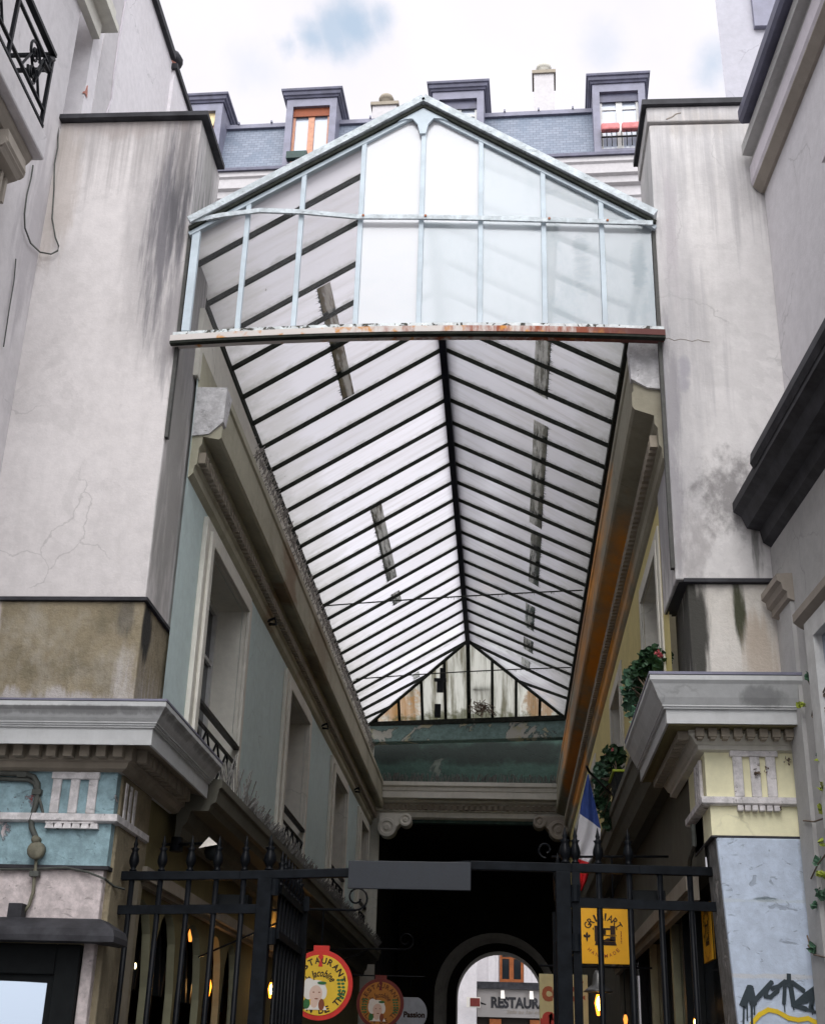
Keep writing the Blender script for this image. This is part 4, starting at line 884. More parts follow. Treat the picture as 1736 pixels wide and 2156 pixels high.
MB().box(-4.8, -4.25, 12.8, 13.85, 13.62, 13.7).build('chimney_cap', M['zinc_dark'], ch)
MB().lathe([(.1, 0), (.09, .14), (.11, .15)], (-4.42, 13.0, 13.7), 12).build('chimney_pot', M['terracotta'], ch, smooth=True)
MB().lathe([(.11, .15), (.15, .17), (.17, .24), (.13, .32), (.04, .36)], (-4.42, 13.0, 13.7), 12).build('pot_cowl', M['zinc_dark'], ch, smooth=True)
MB().add([(-4.35, 10.19, 10.86), (-4.32, 10.19, 10.86), (-4.32, 10.27, 10.86), (-4.32, 10.23, 11.0), (-4.35, 10.23, 11.0)], [(0, 1, 2, 3, 4)]).build('exposed_brick', M['terracotta'], th, fix=False)
MB().tube([atX(265, 0, -4.31), atX(250, 90, -4.31), atX(240, 160, -4.31), atX(235, 210, -4.31), atX(222, 245, -4.31)], .012, 5).build('wall_cable', M['moulding_lilac'], th)
e0 = atY(1523, 100, 12.0)[0]
rt = thing('gable_wall', (4, 13, 0), 'plain pale wall of a tall house at the upper right', 'wall')
MB().add([(e0+.03, 12, 8), (7, 12, 8), (7, 12, 19), (e0-.13, 12, 19), (e0*1.8+.4, 20, 8), (12, 20, 8), (12, 20, 19), (e0*1.8+.2, 20, 19)], [(0, 1, 2, 3), (0, 3, 7, 4), (3, 2, 6, 7), (1, 5, 6, 2)]).build('wall', M['lilac_far'], rt)
a = atY(1580, 0, 11.98); b = atY(1598, 60, 11.98)
sw = MB().box(a[0], a[0]+.6, 11.93, 11.999, b[2], b[2]+1.6).build('window_shutter', M['zinc_violet'], rt)
# right house: facade turned a little, eaves edge-on
KF = -.0681
def fpt(off, y): return (off+(9.66-y)*.0681, y)
fh = thing('corner_house', (3.5, 6, 0), 'lilac grey house with deep cornices running along the right edge', 'building')
def fbox(mb, o0, o1, y0, y1, z0, z1, mi=0):
    a, b, c, d = fpt(o0, y0), fpt(o1, y0), fpt(o1, y1), fpt(o0, y1)
    mb.add([(*a, z0), (*b, z0), (*c, z0), (*d, z0), (*a, z1), (*b, z1), (*c, z1), (*d, z1)], [(0, 3, 2, 1), (4, 5, 6, 7), (0, 1, 5, 4), (1, 2, 6, 5), (2, 3, 7, 6), (3, 0, 4, 7)], mi); return mb
fbox(MB(), 2.12, 6, -4, 9.69, 0, 5.75).build('lower_wall', M['facade_grey'], fh)
fbox(MB(), 2.36, 6, -4, 9.69, 5.75, 9.7).build('upper_wall', M['facade_right'], fh)
ln = [fpt(2.36, 9.685), fpt(2.36, -4)]
MB().sweep([(0, 9.13), (.10, 9.12), (.115, 9.15), (.115, 9.33), (0, 9.34)], ln).build('cornice_frieze', M['moulding_lilac'], fh)
MB().sweep([(0, 9.04), (.03, 9.04), (.10, 9.105), (.10, 9.12), (0, 9.13)], ln).build('cornice_bed', M['moulding_brown'], fh)
MB().sweep([(0, 9.34), (.09, 9.34), (.10, 9.40), (.19, 9.41), (.19, 9.52), (.16, 9.54), (0, 9.6)], [fpt(2.36, 9.62), fpt(2.36, -4)]).build('cornice_corona', M['facade_grey'], fh)
MB().sweep([(.16, 9.55), (.25, 9.54), (.275, 9.58), (.275, 9.68), (0, 9.74)], [fpt(2.36, 9.35), fpt(2.36, -4)]).build('gutter', M['zinc_cap'], fh)
MB().sweep([(.05, 9.74), (.15, 9.74), (.15, 9.92), (.0, 9.94)], [fpt(2.36, 9.3), fpt(2.36, -4)]).build('roof_edge', M['facade_right'], fh)
ln2 = [fpt(2.12, 9.66), fpt(2.12, -4)]
MB().sweep([(-.23, 6.08), (.25, 5.98), (.28, 5.94), (.28, 5.86), (.22, 5.82), (.18, 5.72), (.08, 5.70), (.06, 5.60), (0, 5.56)], ln2).build('eaves_cornice', M['zinc_dark'], fh)
MB().sweep([(-.2, 6.10), (.30, 6.03), (.31, 5.95), (.285, 5.9), (.28, 6.0)], [fpt(2.12, 8.95), fpt(2.12, -4)]).build('gutter', M['zinc_dark'], fh)
hp = [(0, 5.16), (.12, 5.15), (.12, 5.10), (.09, 5.08), (.08, 5.03), (.05, 5.01), (.05, 4.96), (0, 4.94)]
MB().sweep(hp, [fpt(2.12, 9.64), fpt(2.12, 9.18)]).build('capital', M['moulding_brown'], fh)
fbox(MB(), 2.09, 2.12, 9.2, 9.5, 0, 4.94).build('pilaster_strip', M['facade_grey'], fh)
MB().sweep([(0, 4.76), (.10, 4.74), (.10, 4.68), (.05, 4.64), (0, 4.62)], [fpt(2.12, 8.95), fpt(2.12, 4)]).build('window_head', M['moulding_brown'], fh)
wf = MB(); fbox(wf, 2.05, 2.14, 8.62, 8.80, 3.2, 4.62); fbox(wf, 2.05, 2.14, 6, 8.62, 4.48, 4.62); wfo = wf.build('window', M['white_frame'], fh)
g_ = [fpt(2.11, 8.62), fpt(2.11, 6)]; MB().poly([(*g_[0], 3.2), (*g_[1], 3.2), (*g_[1], 4.5), (*g_[0], 4.5)]).build('pane', M['sky_glass'], wfo)
wr = MB(); fbox(wr, 2.358, 2.359, 4, 7.95, 6.6, 8.05); wr.build('window_recess', M['facade_grey'], fh)
fbox(MB(), 2.28, 2.36, 3.9, 8.0, 8.02, 8.12).build('upper_window_head', M['moulding_lilac'], fh)

# ------------------------------------------------------------------ gate pillars
gl = thing('gate_pillar', (-3.8, 10, 0), 'gate pillar with peeling turquoise frieze under a heavy cornice', 'pillar')
pathL = [(-6.2, 9.6), (-2.93, 9.6), (-2.93, 11.25)]
MB().sweep([(0, 4.13), (.43, 4.12), (.43, 4.085), (.405, 4.06), (.375, 4.01), (.355, 3.985), (.355, 3.975), (.345, 3.975), (.345, 3.96), (.335, 3.96), (.335, 3.945), (.32, 3.945), (.32, 3.82), (.30, 3.82), (.30, 3.84), (.17, 3.87), (.12, 3.87), (.12, 3.75), (.09, 3.74), (.07, 3.70), (.03, 3.685), (0, 3.68)], pathL).build('cornice', M['cornice_white'], gl)
MB().sweep([(.295, 3.84), (.17, 3.868), (.121, 3.868), (.121, 3.75), (.091, 3.738), (.071, 3.70), (.031, 3.683), (.036, 3.675), (.08, 3.695), (.1, 3.735), (.128, 3.748), (.128, 3.862), (.17, 3.862), (.295, 3.835)], pathL).build('cornice_soffit', M['dentil'], gl)
mb = MB(); x = -6.0
while x < -2.8: mb.box(x, x+.075, 9.6-.21, 9.6-.129, 3.755, 3.86); x += .128
y = 9.6
while y < 11.1: mb.box(-2.93+.129, -2.93+.21, y, y+.075, 3.755, 3.86); y += .128
mb.build('dentils', M['dentil'], gl, bev=.006)
MB().sweep([(0, 4.125), (.435, 4.125), (.435, 4.14), (0, 4.2)], pathL).build('lead_cover', M['zinc_violet'], gl)
MB().box(-6.2, -2.93, 9.6, 10.5, 3.36, 3.685).build('frieze', [M['blue_flake']], gl)
MB().box(-6.2, -2.935, 9.605, 10.5, 2.985, 3.30).build('architrave', M['blue_flake'], gl)
MB().sweep([(0, 3.36), (.045, 3.36), (.045, 3.31), (.03, 3.30), (.0, 3.295)], [(-6.2, 9.6), (-2.93, 9.6), (-2.93, 10.5)]).box(-6.2, -2.93, 9.6, 10.5, 3.3, 3.359).build('taenia', M['triglyph'], gl)
tg = MB()
for u in (-3.385, -3.245, -3.105): tg.prism([(u-.035, 9.6, 3.66), (u+.035, 9.6, 3.66), (u+.035, 9.6, 3.365), (u-.035, 9.6, 3.365)], (0, -.028, 0))
tg.box(-3.43, -3.06, 9.56, 9.598, 3.62, 3.675)
for v in (9.8, 9.93, 10.06): tg.box(-2.928, -2.90, v-.03, v+.03, 3.365, 3.64)
tg.build('triglyph', M['triglyph'], gl, bev=.008)
gt = MB()
for k in range(6): u = -3.42+.068*k; gt.add([(u, 9.56, 3.288), (u+.05, 9.56, 3.288), (u+.057, 9.555, 3.25), (u-.007, 9.555, 3.25), (u, 9.6, 3.288), (u+.05, 9.6, 3.288), (u+.057, 9.6, 3.25), (u-.007, 9.6, 3.25)], [(0, 3, 2, 1), (2, 3, 7, 6), (0, 4, 7, 3), (1, 2, 6, 5), (0, 1, 5, 4)])
gt.box(-3.43, -3.06, 9.557, 9.6, 3.288, 3.297); gt.build('guttae', M['triglyph'], gl)
MB().sweep([(0, 2.985), (.02, 2.985), (.02, 2.96), (0, 2.955)], [(-6.2, 9.605), (-2.935, 9.605), (-2.935, 10.5)]).build('fillet', M['zinc_dark'], gl)
MB().box(-6.2, -2.955, 9.62, 9.72, 2.60, 2.985).box(-3.04, -2.955, 9.625, 9.72, 0, 2.6).build('capital_block', M['white_flake'], gl, bev=.012)
MB().add([(-2.955, 9.721, 0), (-2.86, 10.4, 0), (-2.9, 10.4, 2.98), (-2.957, 9.721, 2.98), (-3.4, 9.721, 0), (-3.4, 10.4, 0), (-3.4, 10.4, 2.98), (-3.4, 9.721, 2.98)], [(0, 1, 2, 3), (4, 7, 6, 5), (1, 5, 6, 2), (0, 3, 7, 4), (3, 2, 6, 7)]).build('side_stone', M['stone_side'], gl)

gp = thing('gate_pillar', (1.85, 10, 0), 'gate pillar with pale yellow frieze and blue-grey shaft with graffiti', 'pillar')
pathR = [(1.48, 11.3), (1.48, 9.6), (2.19, 9.6)]
MB().sweep([(0, 4.37), (.42, 4.36), (.42, 4.325), (.40, 4.30), (.36, 4.21), (.33, 4.16), (.33, 4.15), (.32, 4.15), (.32, 4.135), (.30, 4.135), (.30, 4.03), (.285, 4.03), (0, 4.03)], pathR).build('cornice', M['cornice_white'], gp)
MB().sweep([(.12, 4.028), (.284, 4.028), (.284, 4.02), (.16, 4.05), (.12, 4.05)], pathR).build('cornice_soffit', M['ground_olive'], gp)
MB().sweep([(0, 4.03), (.12, 4.03), (.12, 4.00), (.10, 3.985), (.07, 3.94), (.05, 3.93), (.05, 3.90), (.0, 3.89)], pathR).build('bed_moulding', M['stone_trim'], gp)
mb = MB(); x = 1.40
while x < 2.15: mb.box(x, x+.062, 9.6-.2, 9.6-.121, 3.96, 4.026); mb.box(x+.01, x+.052, 9.6-.19, 9.6-.121, 3.945, 3.96); x += .092
y = 9.5
while y < 11.2: mb.box(1.48-.2, 1.48-.121, y, y+.062, 3.96, 4.026); y += .092
mb.build('dentils', M['dentil'], gp, bev=.006)
MB().sweep([(0, 4.365), (.425, 4.365), (.425, 4.385), (0, 4.42)], pathR).build('lead_cover', M['zinc_violet'], gp)
MB().box(1.48, 2.19, 9.6, 10.5, 3.555, 3.90).build('frieze', M['yellow_pale'], gp)
MB().box(1.50, 2.19, 9.607, 10.5, 3.285, 3.50).build('architrave', M['yellow_pale'], gp)
MB().sweep([(0, 3.555), (.045, 3.555), (.045, 3.51), (.03, 3.50), (0, 3.495)], [(1.48, 10.5), (1.48, 9.6), (2.19, 9.6)]).box(1.48, 2.19, 9.6, 10.5, 3.497, 3.553).build('taenia', M['triglyph'], gp)
tg = MB()
for u in (1.715, 1.84, 1.955): tg.prism([(u-.036, 9.6, 3.86), (u+.036, 9.6, 3.86), (u+.036, 9.6, 3.56), (u-.036, 9.6, 3.56)], (0, -.028, 0))
tg.box(1.66, 2.01, 9.56, 9.598, 3.855, 3.90)
for v in (9.75, 9.86, 9.97): tg.box(1.45, 1.478, v-.03, v+.03, 3.56, 3.86)
tg.build('triglyph', M['triglyph'], gp, bev=.008)
gt = MB()
for k in range(6): u = 1.69+.052*k; gt.box(u, u+.042, 9.552, 9.606, 3.455, 3.494)
gt.build('guttae', M['triglyph'], gp, bev=.005)
MB().box(1.495, 2.19, 9.6, 10.5, 3.27, 3.284).build('fillet', M['zinc_dark'], gp)
MB().add([(1.53, 9.6, 3.27), (2.17, 9.6, 3.27), (2.24, 9.6, 0), (1.69, 9.6, 0), (1.53, 10.0, 3.27), (2.17, 10.0, 3.27), (2.24, 10.0, 0), (1.69, 10, 0)], [(0, 3, 2, 1), (0, 4, 7, 3), (1, 2, 6, 5), (0, 1, 5, 4), (4, 5, 6, 7)]).build('shaft', M['blue_pale'], gp, bev=.012)
MB().add([(1.527, 9.635, 3.27), (1.685, 9.635, 0), (1.685, 10.12, 0), (1.525, 10.12, 3.27), (1.75, 9.64, 3.27), (1.75, 9.64, 0), (1.75, 10.12, 0), (1.75, 10.12, 3.27)], [(0, 1, 2, 3), (3, 2, 6, 7), (0, 3, 7, 4), (0, 4, 5, 1)]).build('side_stone', M['side_grey'], gp)
# spray-painted scrawl on the shaft
def gpt(u, v): return atY(2280*.67235+u*302/499*.67235, 1900*.67235+v*302/499*.67235, 9.592)
def stroke(mb, pts, w, h=None):
    P3 = [gpt(*p) for p in pts]
    for a, b in zip(P3, P3[1:]):
        dx, dz = b[0]-a[0], b[2]-a[2]; l = math.hypot(dx, dz) or 1; nx, nz = -dz/l*w/2, dx/l*w/2; ex, ez = dx/l*w*.3, dz/l*w*.3
        mb.poly([(b[0]+w*.5*math.cos(q*math.pi/5), a[1]-.0003-.0004*(stroke.k % 7), b[2]+w*.5*math.sin(q*math.pi/5)) for q in range(10)])
        stroke.k += 1; y = a[1]-.0004*(stroke.k % 9)
        mb.poly([(a[0]-nx-ex, y, a[2]-nz-ez), (b[0]-nx+ex, y, b[2]-nz+ez), (b[0]+nx+ex, y, b[2]+nz+ez), (a[0]+nx-ex, y, a[2]+nz-ez)])
stroke.k = 0
mb = MB()
for pts, w in (([(75, 2060), (95, 2010), (110, 1975), (118, 2010), (125, 2050)], .05), ([(125, 2050), (160, 2010), (220, 1945)], .032), ([(220, 1945), (195, 1985), (190, 2015), (215, 2020), (250, 1990), (255, 1965), (225, 1975)], .028),
               ([(245, 1975), (290, 1940), (330, 1945), (385, 1985)], .03), ([(310, 1905), (312, 1960)], .03), ([(290, 1950), (285, 2050)], .026), ([(318, 1950), (335, 2060), (395, 2080)], .034), ([(450, 1970), (395, 2010), (350, 2050), (400, 2040), (440, 1995)], .03),
               ([(440, 1985), (425, 2070), (430, 2085)], .032), ([(395, 2080), (440, 2095), (499, 2110)], .02),
               ([(78, 2070), (76, 2156)], .014), ([(95, 2060), (96, 2140)], .010), ([(118, 2050), (120, 2156)], .016), ([(132, 2050), (133, 2110)], .01), ([(285, 2045), (290, 2095)], .008), ([(332, 2060), (336, 2085)], .01), ([(430, 2060), (432, 2110)], .008), ([(352, 2050), (350, 2075)], .008)):
    stroke(mb, pts, w)
mb.build('black_scrawl', M['graf_black'], gp, fix=False)
mb = MB(); stroke(mb, [(120, 2156), (160, 2110), (205, 2085), (250, 2095), (310, 2128), (360, 2138), (410, 2130), (450, 2150)], .03); mb.build('yellow_scrawl', M['graf_yellow'], gp, fix=False)

# conduits on the left pillar
cd = thing('cable_conduit', (-3.5, 9.56, 2.6), 'grey conduits and round junction box on the turquoise frieze', 'conduit')
def onL(x, y, Y=9.575): return atY(x, y, Y)
MB().tube([onL(*p) for p in ((-60, 1626), (0, 1628), (55, 1630), (72, 1636), (80, 1650), (80, 1676), (74, 1700), (66, 1724), (67, 1742), (78, 1768), (79, 1786))], .022, 8).build('pipe', M['pipe'], cd, smooth=True)
MB().tube([onL(*p) for p in ((-60, 1638), (0, 1640), (60, 1642), (74, 1650), (77, 1668))], .017, 8).tube([onL(*p) for p in ((78, 1668), (86, 1690), (92, 1716), (106, 1734), (124, 1744))], .012, 6).build('pipe', M['pipe'], cd, smooth=True)
c = onL(80, 1792); MB().lathe([(.03, .0), (.065, -.005), (.066, -.05), (.05, -.065), (.01, -.068)], c, 14, axis='y').lathe([(.03, .0), (.03, -.06)], onL(80, 1770), 10, axis='y').build('junction_box', M['box_stone'], cd, smooth=True)
MB().tube([onL(*p) for p in ((77, 1805), (75, 1830), (73, 1850), (70, 1880), (62, 1905), (50, 1922))], .013, 6).build('pipe', M['box_stone'], cd, smooth=True)
MB().box(onL(22, 1930)[0], onL(52, 1930)[0], 9.5, 9.6, 2.59, 2.70).build('switch_box', M['zinc_dark'], cd, bev=.006)
for p in ((48, 1632), (79, 1668), (74, 1840)): cc_ = onL(*p); MB().box(cc_[0]-.035, cc_[0]+.035, 9.55, 9.598, cc_[2]-.02, cc_[2]+.02).build('clip', M['pipe'], cd)
tag(MB().tube([onL(*p, 9.585) for p in ((-60, 1831), (60, 1830), (140, 1827), (185, 1836), (220, 1850))]+[atY(240, 1866, 9.75), atY(262, 1872, 9.9)], .009, 6).build('wall_cable', M['pipe']), 'thin black cable running below the turquoise frieze to the gate', 'cable')
cab = [(70, 348), (66, 375), (57, 410), (52, 450), (53, 480), (65, 512), (85, 531)]
tag(MB().tube([atX(*p, -4.27) for p in cab]+[atY(*p, 9.66) for p in ((108, 535), (122, 528), (124, 518), (117, 500), (110, 460), (114, 400), (115, 345), (122, 310), (123, 262))], .008, 6).build('wall_cable', M['pipe']), 'slack loop of cable hanging on the white party wall', 'cable')
tag(MB().tube([atX(*p, -4.28) for p in ((34, 545), (30, 590), (20, 650), (8, 730))], .006, 5).build('wall_cable', M['pipe']), 'short straight cable on the lilac house wall below the loop', 'cable')

# shop front under the left pillar
sf = thing('shop_front', (-4, 9.55, 0), 'black shop front with hood and sky-reflecting window at the lower left', 'shop front')
MB().sweep([(0, 2.60), (.10, 2.60), (.24, 2.52), (.26, 2.47), (.26, 2.43), (.2, 2.42), (.05, 2.44), (0, 2.44)], [(-6.2, 9.6), (-3.0, 9.6), (-3.0, 9.7)]).build('hood', M['zinc_dark'], sf)
MB().box(-3.22, -3.045, 9.58, 9.7, 0, 2.43).box(-6.2, -3.22, 9.58, 9.7, 2.22, 2.43).build('surround', M['box_dark'], sf, bev=.01)
MB().box(-3.27, -3.22, 9.62, 9.68, 0, 2.22).box(-6.2, -3.27, 9.62, 9.68, 2.17, 2.22).build('window_frame', M['box_dark'], sf)
MB().poly([(-3.9, 9.46, 0), (-3.27, 9.64, 0), (-3.27, 9.667, 2.17), (-3.9, 9.667-.18, 2.17)]).build('window_pane', M['sky_glass'], sf)

# ------------------------------------------------------------------ iron gate
GY = 9.95
def railz(x): return 2.955+.027*(x+2.9)/1.0 if x < -.2 else 3.03+.0*x
gf = thing('iron_gate_frame', (-.7, GY, 0), 'black iron gate frame with a long top rail across the passage', 'gate frame')
pts = [(-2.92, 2.965), (-2.0, 2.985), (-1.16, 3.02), (-.26, 3.09), (.5, 3.085), (1.0, 3.08), (1.56, 3.075)]
mb = MB()
for a, b in zip(pts, pts[1:]): mb.bar((a[0], GY, a[1]), (b[0]+.002, GY, b[1]), .06, .065)
mb.build('top_rail', M['iron_grey'], gf, bev=.006)
def zr_(x):
    for a, b in zip(pts, pts[1:]):
        if a[0] <= x <= b[0]: return a[1]+(b[1]-a[1])*(x-a[0])/(b[0]-a[0])
    return 3.0
MB().bar((-2.92, GY, 2.715), (-1.80, GY, 2.745), .045, .065).build('middle_rail', M['iron_grey'], gf); MB().bar((.44, GY, 2.835), (1.56, GY, 2.825), .045, .065).build('middle_rail', M['iron_grey'], gf)
MB().box(-1.17, -.25, GY-.055, GY-.032, 2.90, 3.105).build('name_plate', M['grey_plate'], gf, bev=.004)
finprof = [(.02, 0), (.036, .008), (.036, .022), (.022, .03), (.03, .05), (.043, .085), (.046, .11), (.040, .15), (.028, .19), (.026, .205), (.034, .232), (.020, .235), (.016, .25), (.022, .27), (.014, .30), (.002, .36)]
finprof = [(r*.8, z*.76) for r, z in finprof]
fmod = lambda a, z: 1+(.09*math.cos(a*8) if   .05 < z < .16 else .28*max(0, math.cos(a*4)) if   .168 < z < .19 else 0)
first_bar = first_fin = None
LX = [-2.83, -2.61, -2.39, -2.18, -1.97]; RXs = [.70, .925, 1.15, 1.37]
def add_bar(x, top, parent, fin=True, y=GY):
    mb = MB().tube([(x, y, 0), (x, y, top)], .022, 8); b = mb.build('bar', M['iron'], parent, smooth=True)
    if fin: MB().lathe(finprof, (x, y, top+.03), 16, mod=fmod).build('finial', M['iron'], b, smooth=True)
    return b
for x in LX: add_bar(x, zr_(x), gf)
for x in RXs: add_bar(x, zr_(x), gf, x < 1.0)
for x, w in ((-1.80, .055), (.435, .055)):
    p = MB().box(x-w, x+w, GY-.05, GY+.05, 0, zr_(x)-.032).build('post', M['iron_grey'], gf, bev=.006)
    MB().lathe([(a*1.25, b) for a, b in finprof], (x+.02, GY, zr_(x)+.03), 16, mod=fmod).build('finial', M['iron'], p, smooth=True)
    for z in (2.55, 2.9, 1.4): MB().lathe([(.035, -.06), (.035, .06)], (x+(.075 if x < 0 else .085), GY-.02, z), 10).build('hinge', M['iron_grey'], p)
p = MB().box(.50, .56, GY-.03, GY+.03, 0, zr_(.53)-.03).build('post', M['iron_grey'], gf); MB().lathe(finprof, (.53, GY, zr_(.53)+.03), 16, mod=fmod).build('finial', M['iron'], p, smooth=True)
MB().box(-2.2, -1.95, GY+.12, GY+.3, 2.77, 2.86).build('flood_lamp', M['box_dark'], gf); MB().box(.95, 1.2, GY+.12, GY+.3, 2.86, 2.95).build('flood_lamp', M['box_dark'], gf)
lfx = lambda k: -1.70+.20*k
lf = thing('gate_leaf', (-1.6, 10.7, 0), 'left iron gate leaf swung open beside its post', 'gate leaf', 'open gate leaves')
ly0, ly1 = 10.02, 11.45
def leaf(root, x0, x1, ztop):
    X = lambda y: x0+(x1-x0)*(y-ly0)/(ly1-ly0)
    MB().bar((x0, ly0, ztop), (x1, ly1, ztop), .05, .06).build('top_rail', M['iron_grey'], root); MB().bar((x0, ly0, ztop-.33), (x1, ly1, ztop-.33), .05, .06).build('middle_rail', M['iron_grey'], root)
    for k in range(7):
        y = ly0+.1+.19*k; b = MB().tube([(X(y), y, 0), (X(y), y, ztop)], .019, 8).build('bar', M['iron'], root, smooth=True)
        MB().lathe(finprof, (X(y), y, ztop+.03), 14, mod=fmod).build('finial', M['iron'], b, smooth=True)
    s_ = MB().bar((x1, ly1, 0), (x1, ly1, ztop+.02), .11, .06, (0, 1, 0)).build('stile', M['iron'], root)
    return X
leaf(lf, -1.71, -1.74, 2.90)
MB().box(-1.80, -1.67, 11.38, 11.41, 2.90, 3.02).build('latch_plate', M['iron_grey'], lf)
rf_ = thing('gate_leaf', (.42, 10.7, 0), 'right iron gate leaf swung open and seen edge-on', 'gate leaf', 'open gate leaves')
leaf(rf_, .40, .46, 2.92)

# ------------------------------------------------------------------ signs
def disc_sign(name, c, Y, r, label, rim, face, ink, portrait, low_lit=False, group='round restaurant signs'):
    root = thing(name, (c[0], Y, c[1]-r), label, 'sign', group)
    MB().lathe([(r*.995, -.012), (r, -.008), (r, .02), (r*.99, .024)], (c[0], Y, c[1]), 48, axis='y').box(c[0]-r*.24, c[0]+r*.24, Y-.008, Y+.02, c[1]+r*.9, c[1]+r*1.13).build('rim', M[rim], root)
    MB().lathe([(r*.855, -.017), (r*.86, -.0125)], (c[0], Y, c[1]), 48, axis='y').build('face', M[face], root)
    mb = MB(); y = Y-.0185
    text_arc(mb, 'RESTAURANT', c, r*.70, -76, 76, r*.19, y, .035); text_arc(mb, 'SALON DE THE', c, r*.72, -106, -254, r*.185, y, .035, inside=True)
    root_l = mb.build('lettering', M[ink], root, fix=False)
    mb = MB(); v_, f_ = glyphs('la Jacobine', 1., .022, .35); x0_, x1_ = min(q[0] for q in v_), max(q[0] for q in v_)
    def arcpt(a_, b_):
        th = R(-62+122*(a_-x0_)/(x1_-x0_)); rr_ = r*(.36+.31*b_); return (c[0]+.02*r+rr_*math.sin(th), y-.001, c[1]-.10*r+rr_*math.cos(th)*.95)
    mb.add([arcpt(*q) for q in v_], f_); mb.build('script_lettering', M[ink], root, fix=False)
    mb = MB(); e = [(c[0]-.07*r, y-.001, c[1]+.52*r), (c[0]+.07*r, y-.001, c[1]+.52*r), (c[0]+.02*r, y-.001, c[1]+.72*r), (c[0]+.09*r, y-.001, c[1]+.8*r), (c[0], y-.001, c[1]+.93*r), (c[0]-.09*r, y-.001, c[1]+.8*r), (c[0]-.02*r, y-.001, c[1]+.72*r)]
    mb.poly(e); mb.build('red_emblem', M[rim], root, fix=False)
    KS = [1.15, .04, .0]
    def ell(cx_, cz, a, b, yy, n=20): return [(c[0]+r*(KS[0]*(cx_-.02+a*math.cos(2*math.pi*k/n))-KS[1]), yy, c[1]+r*(KS[0]*(cz+b*math.sin(2*math.pi*k/n))+KS[2])) for k in range(n)]
    mb = MB()
    mb.poly([(c[0]+r*a_, y-.001, c[1]+r*b_) for a_, b_ in ((-.42, -.70), (.26, -.70), (.2, -.6), (.06, -.52), (.06, -.35), (-.16, -.35), (-.16, -.52), (-.32, -.6))])
    mb.build('painted_shoulders', M['bonnet'], root, fix=False)
    MB().poly(ell(-.26, -.46, .09, .13, y-.0012)).poly(ell(.12, .05, .12, .04, y-.0052)).build('green_ribbon', M['paint_green'], root, fix=False)
    MB().poly(ell(.13, -.48, .08, .14, y-.0013)).build('painted_hair', M['paint_brown'], root, fix=False)
    MB().poly(ell(-.22, -.12, .16, .24, y-.0014)).poly(ell(-.04, -.02, .26, .14, y-.0016)).poly(ell(.17, -.18, .09, .17, y-.0015)).poly(ell(-.22, .05, .13, .11, y-.0017)).build('painted_bonnet', M['bonnet'], root, fix=False)
    MB().poly(ell(-.03, -.22, .17, .21, y-.002)).poly(ell(-.06, -.42, .1, .14, y-.0019)).build('painted_face', M['skin'], root, fix=False)
    MB().poly(ell(-.09, -.18, .025, .015, y-.0025)).poly(ell(.06, -.18, .025, .015, y-.0025)).poly(ell(-.01, -.34, .05, .015, y-.0025)).build('painted_features', M['paint_brown'], root, fix=False)
    mb = MB()
    KS[:] = [1, -.02, 0]
    for sx in (-1, 1):
        for k in range(6):
            a_ = .62+.05*math.sin(k*.5); z_ = .12-.10*k
            for w_ in (-1, 1): mb.poly(ell(sx*a_+w_*.06, z_+.03, .055, .035, y-.001, 10))
    mb.build('painted_leaves', M['paint_green'], root, fix=False)
    # hanging bracket fixed to the wall on the left
    z = c[1]+r*1.18
    br = MB().tube([(XG+.01, Y, z+.28), (c[0]-.3*r, Y, z+.32), (c[0]+r, Y, z+.32)], .012, 6).tube(spiral((c[0]+r, Y, z+.44), .12, .04, 1.2, -math.pi/2), .010, 5).tube([(XG+.01, Y, z-.15), (c[0]-.6*r, Y, z+.3)], .010, 5).tube([(c[0], Y, z-.05), (c[0], Y, z+.32)], .008, 5)
    br.build('bracket', M['iron'], root)
    return root
p = atY(673, 2074, 13.0); disc_sign('hanging_sign', (p[0], p[2]), 13.0, 65/2710*13*1.02, 'round yellow restaurant sign with red rim nearest the gate', 'sign_red', 'sign_yellow', 'ink', True)
p = atY(800, 2113, 18.4); disc_sign('hanging_sign', (p[0], p[2]), 18.4, 46/2710*18.4*1.02, 'dull orange round restaurant sign with maroon rim further in', 'sign_red_dim', 'sign_amber_dim', 'ink_dim', True)
p = atY(863, 2133, 20.0); ps = thing('hanging_sign', (p[0], 20, p[2]-.25), 'pale grey round sign reading Passion', 'sign')
r_ = .245
MB().prism([(p[0]+r_*math.cos(a), 20.0, p[2]+min(r_*.88, r_*math.sin(a))) for a in [2*math.pi*k/40 for k in range(40)]], (0, .02, 0)).build('panel', M['disc_grey'], ps)
mb = MB(); text_line(mb, 'Passion', (p[0]+.06, p[2]-.02), .31, .085, 19.997, .05); mb.build('lettering', M['ink'], ps, fix=False)
MB().tube([(XG+.01, 20.01, p[2]+.5), (p[0]+.2, 20.01, p[2]+.5)], .01, 5).tube([(p[0], 20.01, p[2]+.2), (p[0], 20.01, p[2]+.5)], .008, 5).build('bracket', M['iron'], ps)

